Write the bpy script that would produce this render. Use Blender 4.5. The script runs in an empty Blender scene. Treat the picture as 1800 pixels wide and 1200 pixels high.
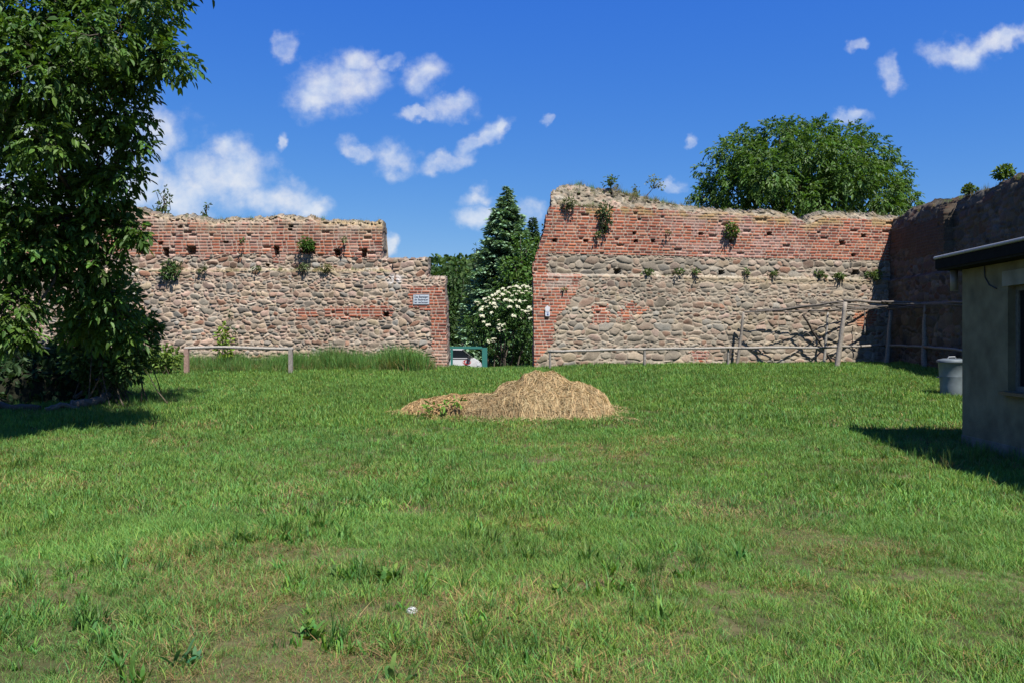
import bpy, math
import numpy as np
from mathutils import Vector
R = np.random.default_rng(7)
SC = bpy.context.scene
SC.cycles.max_bounces = 5; SC.cycles.diffuse_bounces = 3; SC.cycles.glossy_bounces = 2; SC.cycles.transmission_bounces = 3; SC.cycles.caustics_reflective = False; SC.cycles.caustics_refractive = False
COL = SC.collection
KALB = .62                      # overall reflectance level
FP = 1459.0; EYE = 1.6          # focal length in photo pixels (1800 wide), eye height

# ------------------------------------------------------------------ helpers
def tag(o, label=None, cat=None, group=None, kind=None):
    if label: o['label'] = label
    if cat: o['category'] = cat
    if group: o['group'] = group
    if kind: o['kind'] = kind
    return o

def thing(name, label, cat, loc=(0, 0, 0), rotz=0.0, group=None):
    o = bpy.data.objects.new(name, None); COL.objects.link(o)
    o.location = loc; o.rotation_euler = (0, 0, rotz); o.empty_display_size = 0.2
    return tag(o, label, cat, group)

def mk(name, V, F, mat, parent=None, col=None, smooth=False, link=True):
    """one mesh object from numpy arrays; F = one (n,k) array or a list of them"""
    V = np.asarray(V, dtype=np.float32).reshape(-1, 3)
    if isinstance(F, np.ndarray): F = [F]
    F = [np.asarray(f, dtype=np.int32) for f in F if len(f)]
    me = bpy.data.meshes.new(name)
    me.vertices.add(len(V)); me.vertices.foreach_set('co', V.ravel())
    if F:
        loops = np.concatenate([f.ravel() for f in F])
        tot = np.concatenate([np.full(len(f), f.shape[1], dtype=np.int32) for f in F])
        start = np.concatenate([[0], np.cumsum(tot)[:-1]]).astype(np.int32)
        me.loops.add(len(loops)); me.loops.foreach_set('vertex_index', loops)
        me.polygons.add(len(tot)); me.polygons.foreach_set('loop_start', start)
        me.polygons.foreach_set('loop_total', tot)
        me.polygons.foreach_set('use_smooth', np.full(len(tot), bool(smooth)))
    me.update(calc_edges=True); me.validate()
    if col is not None:
        c = np.ones((len(V), 4), dtype=np.float32); c[:, :3] = np.asarray(col, dtype=np.float32) * KALB
        a = me.attributes.new('col', 'FLOAT_COLOR', 'POINT'); a.data.foreach_set('color', c.ravel())
    if mat: me.materials.append(mat)
    o = bpy.data.objects.new(name, me)
    if link: COL.objects.link(o)
    if parent: o.parent = parent
    return o

class G:
    """accumulates pieces of one mesh"""
    def __init__(s): s.V = []; s.F = {}; s.C = []; s.n = 0
    def add(s, V, F, col=(.5, .5, .5)):
        V = np.asarray(V, dtype=np.float64).reshape(-1, 3)
        for f in (F if isinstance(F, list) else [F]):
            f = np.asarray(f)
            if len(f): s.F.setdefault(f.shape[1], []).append(f + s.n)
        c = np.asarray(col, dtype=np.float64)
        s.C.append(np.broadcast_to(c, (len(V), 3)).copy()); s.V.append(V); s.n += len(V)
    def box(s, lo, hi, col=(.5, .5, .5)):
        (a, b, c), (d, e, f) = lo, hi
        V = [(a,b,c),(d,b,c),(d,e,c),(a,e,c),(a,b,f),(d,b,f),(d,e,f),(a,e,f)]
        s.add(V, np.array([(0,3,2,1),(4,5,6,7),(0,1,5,4),(1,2,6,5),(2,3,7,6),(3,0,4,7)]), col)
    def tube(s, pts, rad, n=7, col=(.5, .5, .5), cap=True, rough=0.0):
        P = np.asarray(pts, float); r = np.broadcast_to(np.asarray(rad, float), (len(P),))
        T = np.gradient(P, axis=0); T /= np.linalg.norm(T, axis=1)[:, None] + 1e-9
        ref = np.array([0, 0, 1.0]) if abs(T[:, 2]).mean() < .8 else np.array([0, 1.0, 0])
        A = np.cross(T, ref); A /= np.linalg.norm(A, axis=1)[:, None] + 1e-9
        B = np.cross(T, A); th = np.arange(n) / n * 2 * np.pi
        rr = r[:, None] * (1 + rough * R.normal(size=(len(P), n)))
        V = P[:, None] + rr[..., None] * (np.cos(th)[None, :, None] * A[:, None] + np.sin(th)[None, :, None] * B[:, None])
        m = len(P); i = np.arange(m - 1)[:, None] * n; j = np.arange(n)[None]; k = (j + 1) % n
        F = np.stack([i + j, i + k, i + n + k, i + n + j], -1).reshape(-1, 4)
        fs = [F]
        if cap: fs += [np.arange(n)[None, ::-1], (np.arange(n) + (m - 1) * n)[None]]
        s.add(V.reshape(-1, 3), fs, col)
    def lathe(s, prof, n=28, col=(.5, .5, .5), c=(0, 0)):
        p = np.asarray(prof, float); th = np.arange(n) / n * 2 * np.pi
        V = np.stack([c[0] + p[:, 0, None] * np.cos(th), c[1] + p[:, 0, None] * np.sin(th), np.broadcast_to(p[:, 1, None], (len(p), n))], -1)
        i = np.arange(len(p) - 1)[:, None] * n; j = np.arange(n)[None]; k = (j + 1) % n
        s.add(V.reshape(-1, 3), np.stack([i + j, i + k, i + n + k, i + n + j], -1).reshape(-1, 4), col)
    def build(s, name, mat, parent=None, smooth=False, link=True):
        return mk(name, np.concatenate(s.V), [np.concatenate(f) for f in s.F.values()], mat, parent, np.concatenate(s.C), smooth, link)

def h01(a, b=0, c=0, seed=0):
    """integer hash -> [0,1)"""
    with np.errstate(over='ignore'):
        x = (np.asarray(a).astype(np.int64) * 73856093) ^ (np.asarray(b).astype(np.int64) * 19349663) ^ (np.asarray(c).astype(np.int64) * 83492791) ^ (seed * 2654435761)
        x = x & 0xffffffff
        x = ((x ^ (x >> 16)) * 0x45d9f3b) & 0xffffffff
        x = ((x ^ (x >> 16)) * 0x45d9f3b) & 0xffffffff
        x = x ^ (x >> 16)
    return (x & 0xffffff) / float(0x1000000)

def vnoise(x, y, seed=0):
    x = np.asarray(x, float); y = np.asarray(y, float)
    xi = np.floor(x).astype(int); yi = np.floor(y).astype(int); fx = x - xi; fy = y - yi
    fx = fx * fx * (3 - 2 * fx); fy = fy * fy * (3 - 2 * fy)
    a = h01(xi, yi, 0, seed); b = h01(xi + 1, yi, 0, seed); c = h01(xi, yi + 1, 0, seed); d = h01(xi + 1, yi + 1, 0, seed)
    return (a * (1 - fx) + b * fx) * (1 - fy) + (c * (1 - fx) + d * fx) * fy
def fbm(x, y, o=4, seed=0):
    s = 0; w = .5; t = 0
    for k in range(o):
        s = s + w * vnoise(np.asarray(x) * 2**k, np.asarray(y) * 2**k, seed + k * 17); t += w; w *= .5
    return s / t
def sstep(a, b, x):
    t = np.clip((np.asarray(x, float) - a) / (b - a), 0, 1); return t * t * (3 - 2 * t)
def interp(x, pts): p = np.array(pts, float); return np.interp(x, p[:, 0], p[:, 1])

def at(px, d): return (px - 900) / FP * d
def zat(py, d): return EYE + (600 - py) / FP * d
def gz(X, Y):
    """height of the ground"""
    X = np.asarray(X, float); Y = np.asarray(Y, float)
    z = .83 * np.clip((Y - 9) / 17, 0, 1) ** 1.6 + .02 * sstep(26, 27, Y)
    fall = 1.1 * sstep(26.7, 34.7, Y); fall2 = 1.1 * sstep(29.5, 37, Y)
    w = sstep(1.5, 3.5, X)
    z = z - fall * (1 - w) - fall2 * w
    z = z - .13 * np.exp(-((X + .75) / 1.5) ** 2) * sstep(22.5, 26, Y)
    return z + .05 * (fbm(X * .35 + 5, Y * .35, 3, 3) - .5) + .03 * (vnoise(X * 1.7, Y * 1.7, 9) - .5)

# ------------------------------------------------------------------ materials
def mat_col(name, rough=.85, spec=.25, nscale=30., namt=.25, bump=0., transl=0., metal=0., attr='col', inst=False, base=None, bscale=None, hue=0.):
    m = bpy.data.materials.new(name); m.use_nodes = True
    nt = m.node_tree; N = nt.nodes; L = nt.links; N.clear()
    out = N.new('ShaderNodeOutputMaterial'); bs = N.new('ShaderNodeBsdfPrincipled')
    bs.inputs['Roughness'].default_value = rough; bs.inputs['Specular IOR Level'].default_value = spec; bs.inputs['Metallic'].default_value = metal
    if base is None:
        a = N.new('ShaderNodeAttribute'); a.attribute_name = attr; csock = a.outputs['Color']
    else:
        c = N.new('ShaderNodeRGB'); c.outputs[0].default_value = (*base, 1); csock = c.outputs[0]
    geo = N.new('ShaderNodeNewGeometry')
    if inst:
        t = N.new('ShaderNodeAttribute'); t.attribute_type = 'INSTANCER'; t.attribute_name = 'tint'
        mx = N.new('ShaderNodeMix'); mx.data_type = 'RGBA'; mx.blend_type = 'MULTIPLY'; mx.inputs[0].default_value = 1
        L.new(csock, mx.inputs[6]); L.new(t.outputs['Color'], mx.inputs[7]); csock = mx.outputs[2]
    if namt > 0:
        n = N.new('ShaderNodeTexNoise'); n.inputs['Scale'].default_value = nscale; n.inputs['Detail'].default_value = 5
        L.new(geo.outputs['Position'], n.inputs['Vector'])
        mr = N.new('ShaderNodeMapRange'); mr.inputs[1].default_value = .25; mr.inputs[2].default_value = .75
        mr.inputs[3].default_value = 1 - namt; mr.inputs[4].default_value = 1 + namt; L.new(n.outputs[0], mr.inputs[0])
        mx = N.new('ShaderNodeMix'); mx.data_type = 'RGBA'; mx.blend_type = 'MULTIPLY'; mx.inputs[0].default_value = 1
        L.new(csock, mx.inputs[6]); L.new(mr.outputs[0], mx.inputs[7]); csock = mx.outputs[2]
    L.new(csock, bs.inputs['Base Color'])
    if bump > 0:
        n2 = N.new('ShaderNodeTexNoise'); n2.inputs['Scale'].default_value = bscale or nscale * 1.7; n2.inputs['Detail'].default_value = 6
        L.new(geo.outputs['Position'], n2.inputs['Vector'])
        b = N.new('ShaderNodeBump'); b.inputs['Strength'].default_value = 1; b.inputs['Distance'].default_value = bump
        L.new(n2.outputs[0], b.inputs['Height']); L.new(b.outputs[0], bs.inputs['Normal'])
    if transl > 0:
        tr = N.new('ShaderNodeBsdfTranslucent')
        hs = N.new('ShaderNodeMix'); hs.data_type = 'RGBA'; hs.blend_type = 'MULTIPLY'; hs.inputs[0].default_value = 1
        hs.inputs[7].default_value = (1.35, 1.35, .5, 1); L.new(csock, hs.inputs[6]); L.new(hs.outputs[2], tr.inputs['Color'])
        ms = N.new('ShaderNodeMixShader'); ms.inputs[0].default_value = transl
        L.new(bs.outputs[0], ms.inputs[1]); L.new(tr.outputs[0], ms.inputs[2]); L.new(ms.outputs[0], out.inputs[0])
    else:
        L.new(bs.outputs[0], out.inputs[0])
    return m

M_MASON = mat_col('masonry', .93, .12, 28, .22, .006)
M_LEAF = mat_col('leaf', .6, .18, 3, .18, 0, .28)
M_LEAFN = mat_col('walnut_leaf', .52, .26, 2, .25, 0, .36)
M_NEEDLE = mat_col('needle', .8, .08, 3, .2, 0, .12)
M_PETAL = mat_col('blossom', .8, .1, 9, .1, 0, .15)
M_BARK = mat_col('bark', .95, .1, 14, .35, .02)
M_WOOD = mat_col('weathered_wood', .85, .15, 22, .3, .006)
M_GRASS = mat_col('grass_blade', .55, .25, 1.3, .12, 0, .3, inst=True)
M_STRAW = mat_col('straw', .75, .2, 12, .2, 0, .15)
M_PLASTER = mat_col('plaster', .95, .08, 3.5, .34, .006, bscale=60)
M_METAL = mat_col('galvanised_metal', .55, .3, 9, .14, .002, metal=.25)
M_PAINT = mat_col('paint', .45, .4, 14, .08, .001)
M_CARPAINT = mat_col('car_paint', .25, .5, 3, .02)
M_GLASS = mat_col('dark_glass', .15, .12, 3, .05)
M_SIGN = mat_col('enamel', .35, .5, 40, .05)
M_FELT = mat_col('roofing_felt', .95, .02, 12, .2, .003)
M_SOIL = mat_col('soil', .98, .05, 7, .3, .03)

# ------------------------------------------------------------------ camera, sun, sky
cam = bpy.data.cameras.new('camera'); co = bpy.data.objects.new('camera', cam); COL.objects.link(co)
cam.sensor_width = 36; cam.lens = 36 * FP / 1800; cam.clip_end = 5000; cam.clip_start = .05
co.location = (0, 0, EYE); co.rotation_euler = (math.radians(90), 0, 0); SC.camera = co
SD = Vector((-.30, .50, -1.0)).normalized()
sl = bpy.data.lights.new('sun', 'SUN'); sl.energy = 5.0; sl.angle = math.radians(.5); sl.color = (1, .955, .89)
so = bpy.data.objects.new('sun', sl); COL.objects.link(so); so.rotation_euler = SD.to_track_quat('-Z', 'Y').to_euler(); so.location = (8, -12, 30)
SC.view_settings.view_transform = 'Standard'; SC.view_settings.look = 'None'; SC.view_settings.exposure = 1.0; SC.view_settings.gamma = 1

def make_world():
    w = bpy.data.worlds.new('World'); SC.world = w; w.use_nodes = True
    nt = w.node_tree; N = nt.nodes; L = nt.links; N.clear()
    out = N.new('ShaderNodeOutputWorld'); bg = N.new('ShaderNodeBackground'); bg.inputs[1].default_value = .055
    sky = N.new('ShaderNodeTexSky'); sky.sky_type = 'NISHITA'; sky.sun_disc = False
    sky.sun_elevation = math.asin(-SD.z); sky.sun_rotation = math.atan2(-SD.x, -SD.y)
    sky.air_density = 1.0; sky.dust_density = .2; sky.ozone_density = 3.0; sky.altitude = 300
    sp = N.new('ShaderNodeSeparateColor'); cm = N.new('ShaderNodeCombineColor'); L.new(sky.outputs[0], sp.inputs[0])
    tc = N.new('ShaderNodeTexCoord'); sx = N.new('ShaderNodeSeparateXYZ'); L.new(tc.outputs['Generated'], sx.inputs[0])
    def math_(op, a, b=None, clamp=False, c=None):
        n = N.new('ShaderNodeMath'); n.operation = op; n.use_clamp = clamp
        for i, v in enumerate((a, b, c)):
            if v is None: continue
            if isinstance(v, (int, float)): n.inputs[i].default_value = v
            else: L.new(v, n.inputs[i])
        return n.outputs[0]
    for i, (pw_, am) in enumerate(((1.5, .27), (.955, .80), (.25, 4.45))): L.new(math_('MULTIPLY', math_('POWER', sp.outputs[i], pw_), am), cm.inputs[i])
    ym = math_('MAXIMUM', sx.outputs[1], .02)
    u = math_('MULTIPLY', math_('DIVIDE', sx.outputs[0], ym), FP); v = math_('MULTIPLY', math_('DIVIDE', sx.outputs[2], ym), FP)
    cp = N.new('ShaderNodeCombineXYZ'); L.new(u, cp.inputs[0]); L.new(v, cp.inputs[1])
    nz = N.new('ShaderNodeTexNoise'); nz.inputs['Scale'].default_value = .018; nz.inputs['Detail'].default_value = 7; nz.inputs['Roughness'].default_value = .6
    L.new(cp.outputs[0], nz.inputs['Vector'])
    wn = N.new('ShaderNodeTexNoise'); wn.inputs['Scale'].default_value = .03; wn.inputs['Detail'].default_value = 4
    L.new(cp.outputs[0], wn.inputs['Vector'])
    wv = N.new('ShaderNodeVectorMath'); wv.operation = 'MULTIPLY_ADD'; wv.inputs[1].default_value = (44, 44, 0); wv.inputs[2].default_value = (-22, -22, 0)
    L.new(wn.outputs['Color'], wv.inputs[0])
    pw = N.new('ShaderNodeVectorMath'); pw.operation = 'ADD'; L.new(cp.outputs[0], pw.inputs[0]); L.new(wv.outputs[0], pw.inputs[1])
    cl = [(595,150,85,48,12,1),(630,112,38,30,0,.9),(560,172,48,26,0,.9),(690,105,24,16,20,.35),(745,135,40,34,20,.75),(795,190,48,24,0,.6),(738,202,38,11,5,.4),
          (692,283,40,32,0,.85),(632,270,34,17,-25,.5),(842,245,62,17,35,.62),(879,221,15,16,0,.7),(785,287,52,18,10,.45),
          (837,350,28,21,0,1),(842,383,44,20,0,1),(390,312,100,55,0,.95),(400,268,44,30,0,.7),(490,350,72,34,-10,1),(550,368,34,26,0,1),(320,345,90,50,0,1),
          (285,235,42,46,0,.85),(245,330,60,60,0,.9),(110,235,200,80,0,.9),(60,340,160,60,0,.9),(500,82,26,27,30,.45),(493,252,11,20,-15,.6),(685,436,15,24,0,.8),
          (1678,98,58,28,-5,.75),(1762,72,80,20,20,.75),(1567,132,22,34,10,.42),(1505,80,16,13,40,.38),(1497,205,34,14,0,.6),(1176,326,26,12,0,.5),(1214,248,14,10,20,.3),(966,214,12,10,0,.25),(930,375,26,24,0,.4)]
    M = None
    for (x, y, rx, ry, rot, s) in cl:
        mp = N.new('ShaderNodeMapping'); mp.vector_type = 'TEXTURE'
        mp.inputs[1].default_value = (x - 900, 600 - y, 0); mp.inputs[2].default_value = (0, 0, math.radians(rot)); mp.inputs[3].default_value = (rx, ry, 1)
        L.new(pw.outputs[0], mp.inputs[0])
        ln = N.new('ShaderNodeVectorMath'); ln.operation = 'LENGTH'; L.new(mp.outputs[0], ln.inputs[0])
        q = math_('MULTIPLY_ADD', ln.outputs['Value'], -1.0, c=1.0)
        q = math_('MINIMUM', q, s * .75)
        M = q if M is None else math_('MAXIMUM', M, q)
    tot = math_('ADD', M, math_('MULTIPLY_ADD', nz.outputs[0], 1.7, c=-.85))
    al = N.new('ShaderNodeMapRange'); al.interpolation_type = 'SMOOTHSTEP'; al.inputs[1].default_value = -.30; al.inputs[2].default_value = 1.15; L.new(tot, al.inputs[0])
    front = math_('GREATER_THAN', sx.outputs[1], .05)
    a2 = math_('MULTIPLY', math_('MULTIPLY', al.outputs[0], .92), front)
    # sun-lit cloud: white, a little greyer where it is thick
    cc = N.new('ShaderNodeMix'); cc.data_type = 'RGBA'; cc.inputs[6].default_value = (CLB*.80, CLB*.88, CLB*1.0, 1); cc.inputs[7].default_value = (CLB*1.0, CLB*1.0, CLB*1.0, 1)
    n3 = N.new('ShaderNodeTexNoise'); n3.inputs['Scale'].default_value = .022; n3.inputs['Detail'].default_value = 5
    of = N.new('ShaderNodeVectorMath'); of.operation = 'ADD'; of.inputs[1].default_value = (8, -11, 3); L.new(cp.outputs[0], of.inputs[0]); L.new(of.outputs[0], n3.inputs['Vector'])
    m3 = N.new('ShaderNodeMapRange'); m3.inputs[1].default_value = .35; m3.inputs[2].default_value = .62; L.new(n3.outputs[0], m3.inputs[0]); L.new(m3.outputs[0], cc.inputs[0])
    mx = N.new('ShaderNodeMix'); mx.data_type = 'RGBA'; L.new(a2, mx.inputs[0]); L.new(cm.outputs[0], mx.inputs[6]); L.new(cc.outputs[2], mx.inputs[7])
    L.new(mx.outputs[2], bg.inputs[0]); L.new(bg.outputs[0], out.inputs[0])
CLB = 8.3
make_world()

# ------------------------------------------------------------------ ground
def axis(lo, hi, fine, far):
    a = np.arange(lo, hi + 1e-6, fine); k = [1]
    while sum(k) < far: k.append(k[-1] * 1.45)
    c = np.cumsum(k); return np.concatenate([(lo - c)[::-1], a, hi + c])
xs = axis(-26, 22, .2, 900); ys = axis(-6, 46, .2, 900)
XX, YY = np.meshgrid(xs, ys); ZZ = gz(XX, YY)
cA = np.array([.08, .085, .035]); cB = np.array([.15, .125, .065]); n1 = fbm(XX * .9, YY * .9, 4, 21)[..., None]
i = np.arange(len(ys) - 1)[:, None] * len(xs); j = np.arange(len(xs) - 1)[None]
FQ = np.stack([i + j, i + j + 1, i + j + len(xs) + 1, i + j + len(xs)], -1).reshape(-1, 4)
g = mk('ground', np.stack([XX, YY, ZZ], -1).reshape(-1, 3), FQ, M_SOIL, col=(cA + (cB - cA) * sstep(.4, .65, n1)).reshape(-1, 3), smooth=True)
tag(g, 'flat mown meadow soil under the grass of the walled yard', 'ground', kind='structure')

# ------------------------------------------------------------------ masonry
def brickfield(U, Z, step, seed, course=.094, ls=.265, lh=.13):
    U = U + .012 * (vnoise(U * 3, Z * 3, seed + 5) - .5); Z = Z + .02 * (vnoise(U * .8, Z * 2, seed + 6) - .5)
    r = np.floor(Z / course); fz = Z / course - r; p = ls + lh
    x = (U + h01(r, 7, 0, seed) * p) / p; k = np.floor(x); f = (x - k) * p; hd = f > ls
    du = np.where(hd, np.minimum(f - ls, p - f), np.minimum(f, ls - f)); dz = np.minimum(fz, 1 - fz) * course
    d = np.minimum(du, dz); idh = (r.astype(int), (k * 2 + hd).astype(int))
    cov = np.clip((d - .0115) / step + .5, 0, 1)
    a = h01(*idh, 1, seed); b = h01(*idh, 2, seed); c = h01(*idh, 3, seed)
    pal = np.array([1.06, .98, .92]) * np.array([(.40,.130,.075),(.36,.115,.068),(.33,.105,.065),(.42,.155,.085),(.29,.10,.07),(.22,.085,.065),(.38,.17,.11),(.24,.095,.07)])
    colr = pal[(a * len(pal)).astype(int)] * (.92 + .42 * b)[..., None]
    ht = cov * (.006 + .012 * c) - (1 - cov) * .006
    ht = np.where((h01(*idh, 4, seed) < .03), ht - .05 * cov, ht)
    return cov, colr, ht

PAL = np.array([1.05, .97, .85]) * np.array([(.34,.30,.25),(.40,.34,.27),(.30,.275,.235),(.42,.32,.25),(.37,.26,.20),(.27,.27,.24),(.24,.23,.21),(.46,.38,.28),(.36,.315,.22),(.30,.20,.155),(.17,.17,.165),(.40,.29,.235),(.46,.43,.38),(.33,.17,.11),(.29,.31,.31),(.43,.31,.27),(.38,.29,.26)])
def stonefield(U, Z, step, seed, hr=(.11, .23), mw=.014, deep=None, tight=.62):
    rg = np.random.default_rng(seed)
    nz, nu = U.shape; u0 = U[0, 0]; z0 = Z[0, 0]
    WU = U + .10 * (fbm(U * 4, Z * 4, 3, seed) - .5); WZ = Z + .10 * (fbm(U * 4 + 31, Z * 4, 3, seed + 2) - .5)
    F1 = np.full(U.shape, .5); F2 = np.full(U.shape, .6); ID = np.zeros(U.shape, int)
    DU = np.zeros(U.shape); DZ = np.zeros(U.shape)
    st = []
    def put(cu, cz, a, b, rot, p):
        w = max(a, b) * 1.25 + .1
        i0 = max(0, int((cz - w - z0) / step)); i1 = min(nz, int((cz + w - z0) / step) + 1)
        j0 = max(0, int((cu - w - u0) / step)); j1 = min(nu, int((cu + w - u0) / step) + 1)
        if i1 <= i0 or j1 <= j0: return
        s = np.s_[i0:i1, j0:j1]
        x = WU[s] - cu; y = WZ[s] - cz; c, n = math.cos(rot), math.sin(rot)
        xx = (x * c + y * n) / a; yy = (-x * n + y * c) / b
        gg = ((np.abs(xx) ** p + np.abs(yy) ** p) ** (1 / p) - 1) * min(a, b)
        m = gg < F1[s]
        F2[s] = np.where(m, F1[s], np.minimum(F2[s], gg)); F1[s] = np.where(m, gg, F1[s])
        ID[s] = np.where(m, len(st), ID[s]); DU[s] = np.where(m, xx, DU[s]); DZ[s] = np.where(m, yy, DZ[s])
        st.append((cu, cz, a, b))
    z = z0 - .1
    while z < Z[-1, 0] + .2:
        h = rg.uniform(*hr) * (1.35 if rg.random() < .12 else 1); cu = u0 - rg.uniform(0, .4)
        while cu < U[0, -1] + .3:
            hh = h * rg.uniform(.6, 1.25); w = hh * min(2.8, max(.8, rg.lognormal(.40, .36)))
            if rg.random() < .16:      # a stack of two flat stones
                put(cu + w / 2, z + h * .26, w * .52, h * .25, rg.normal(0, .08), 2.3); put(cu + w / 2, z + h * .76, w * .5, h * .24, rg.normal(0, .08), 2.3)
            else:
                put(cu + w / 2, z + h / 2 + rg.normal(0, .2) * h, w * tight, hh * tight * 1.05, rg.normal(0, .28), rg.uniform(1.5, 2.6))
            cu += w * rg.uniform(1.0, 1.12)
        z += h * 1.0
    for _ in range(int((U[0, -1] - u0) * (Z[-1, 0] - z0) * 160)):
        ii = rg.integers(nz); jj = rg.integers(nu); f = F1[ii, jj]
        if f > .03 and f < .4: put(U[ii, jj], Z[ii, jj], f * rg.uniform(1.0, 1.9), f * rg.uniform(.85, 1.1), rg.normal(0, .25), 2.3)
    ns = len(st); e = np.minimum(-F1, (F2 - F1) * .5 - mw * .5)
    cov = np.clip(e / step + .5, 0, 1)
    pid = rg.integers(0, len(PAL), ns); br = rg.uniform(.58, 1.3, ns); H = rg.uniform(.010, .034, ns)
    tl = rg.normal(0, .014, (ns, 2))
    colr = PAL[pid[ID]] * br[ID][..., None]
    tex = .8 + .4 * fbm(U * 9 + ID * .37, Z * 13, 4, seed + 8)
    lum = colr.mean(-1, keepdims=True); colr = (lum + (colr - lum) * .78) * tex[..., None]
    ep = np.clip(e, 0, 1)
    ht = cov * (H[ID] * (1 - np.exp(-ep / .035)) + tl[ID, 0] * np.clip(DU, -1, 1) + tl[ID, 1] * np.clip(DZ, -1, 1) + .008 * (fbm(U * 16, Z * 16, 3, seed) - .5))
    dp = .015 if deep is None else deep
    ht = ht - (1 - cov) * (dp * (1.3 * fbm(U * 2.2, Z * 2.2, 3, seed + 4) - .1) + .012 * vnoise(U * 25, Z * 25, seed))
    return cov, colr, ht

MORT_L = np.array([.52, .435, .345]); MORT_R = np.array([.46, .41, .325])
def in_poly(px, py, poly):
    inside = np.zeros(px.shape, bool); n = len(poly)
    for k in range(n):
        x1, y1 = poly[k]; x2, y2 = poly[(k + 1) % n]
        if y1 == y2: continue
        c = ((y1 > py) != (y2 > py)) & (px < (x2 - x1) * (py - y1) / (y2 - y1) + x1); inside ^= c
    return inside

def build_wall(label, O, ang, u0, u1, z0, z1, step, seed, zones, mort, thick=.95, hr=(.07, .17), cat='wall', deep=None, splay=0., dark=1., tone=(1, 1, 1)):
    us = np.arange(u0, u1 + step / 2, step); zs = np.arange(z0, z1 + step / 2, step)
    U, Z = np.meshgrid(us, zs); ca, sa = math.cos(ang), math.sin(ang)
    X = O[0] + U * ca; Y = O[1] + U * sa
    PX = 900 + X / Y * FP; PY = 600 - (Z - EYE) / Y * FP
    zn = zones(PX, PY, U, Z)
    cs, ccs, hs = stonefield(U, Z, step, seed, hr, deep=deep); cb, ccb, hb = brickfield(U, Z, step, seed + 50)
    br = zn['brick']; cov = np.where(br, cb, cs); ht = np.where(br, hb, hs)
    mn = (.84 + .32 * fbm(U * 5, Z * 5, 4, seed + 77))[..., None]
    mcol = mort * mn
    pl = zn.get('plaster', 0 * U)
    cov = cov * (1 - np.clip(pl * 1.3 * fbm(U * 3, Z * 5, 4, seed + 9) * 1.6 - .25, 0, .85))
    colr = np.where(br[..., None], ccb, ccs) * cov[..., None] + mcol * (1 - cov[..., None])
    for wgt, c in zn.get('tints', []):
        w = np.clip(wgt, 0, 1)[..., None]; colr = colr * (1 - w) + np.array(c) * (.8 + .4 * fbm(U * 7, Z * 7, 3, seed + 90))[..., None] * w
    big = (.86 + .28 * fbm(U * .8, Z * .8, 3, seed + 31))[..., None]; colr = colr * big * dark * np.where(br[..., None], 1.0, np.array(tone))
    v = -zn['out'] - ht
    for (cx, cy, w, h) in zn.get('holes', []):
        q = .18 * step * 40
        wob = 1 + .5 * (vnoise(PX * .35, PY * .35, int(cx)) - .5)
        m = np.maximum(np.abs(PX - cx) / (w / 2), np.abs(PY - cy) / (h / 2)) * wob
        v = np.where(m < 1, v + .38, v)
    keep_v = zn['keep']
    K = keep_v[:-1, :-1] & keep_v[1:, :-1] & keep_v[:-1, 1:] & keep_v[1:, 1:]
    nu = len(us); nzz = len(zs)
    V = np.stack([U, v, Z], -1).reshape(-1, 3); C = np.clip(colr, .01, .8).reshape(-1, 3)
    idx = np.arange(nu * nzz).reshape(nzz, nu)
    Q = np.stack([idx[:-1, :-1], idx[:-1, 1:], idx[1:, 1:], idx[1:, :-1]], -1)
    root = thing('town_wall', label, cat, (O[0], O[1], 0), ang)
    bm = br[:-1, :-1]
    for nm, sel in (('fieldstone_masonry', K & ~bm), ('brick_masonry', K & bm)):
        f = Q[sel]
        if not len(f): continue
        used = np.unique(f); mp = np.zeros(nu * nzz, int); mp[used] = np.arange(len(used))
        mk(nm, V[used], mp[f], M_MASON, root, C[used], smooth=True)
    # core: broken top and ends running back through the thickness, and the plain back
    E = []
    Kp = np.pad(K, 1)
    c = Kp[1:-1, 1:-1]
    for dj, di, (a, b) in ((0, -1, (0, 1)), (0, 1, (2, 3)), (-1, 0, (3, 0)), (1, 0, (1, 2))):
        nb = Kp[1 + di: Kp.shape[0] - 1 + di, 1 + dj: Kp.shape[1] - 1 + dj]
        s = c & ~nb
        if di == -1: s = s.copy(); s[0, :] = False
        E.append(Q[s][:, [a, b]])
    E = np.concatenate(E); used = np.unique(E); mp = np.zeros(nu * nzz, int); mp[used] = np.arange(len(used)); E = mp[E]
    P = V[used]; Cc = C[used]; nB = len(P); lev = [0, .07, .15, .24, .34, .46, .6, .78, thick]
    Vs, Cs = [], []
    for k, t in enumerate(lev):
        q = P.copy(); q[:, 1] = np.where(k == 0, P[:, 1], np.maximum(P[:, 1] + .001 * k, 0) * (1 - t / thick) + t)
        if k:
            q[:, 0] += splay * t * np.clip(1 - P[:, 0] / 1.5, 0, 1)
            a = fbm(P[:, 0] * 3.1 + P[:, 2] * 2.3, np.full(nB, t * 6.0), 3, seed + 300) - .5
            b = h01(np.floor(P[:, 0] / .22 + k * .37), k // 2, np.floor(P[:, 2] / .16), seed + 5) - .5
            q[:, 2] += .16 * a + .05 * b + .03 * min(k, 3); q[:, 0] += .06 * (fbm(P[:, 2] * 5, np.full(nB, t * 5.0), 2, seed + 301) - .5)
            cc = PAL[(h01(np.floor(P[:, 0] / .2 + k * .31), k, np.floor(P[:, 2] / .14), seed + 6) * len(PAL)).astype(int)] * .95
            cc = (.5 * cc.mean(-1, keepdims=True) * np.array([1.04, 1.0, .9]) + .5 * mort.mean() * np.array([1.0, .96, .86]) * .55) * dark * .72; cc = cc + (Cc * .9 - cc) * max(.15, .75 - .09 * k)
        else: cc = Cc
        Vs.append(q); Cs.append(cc)
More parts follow.
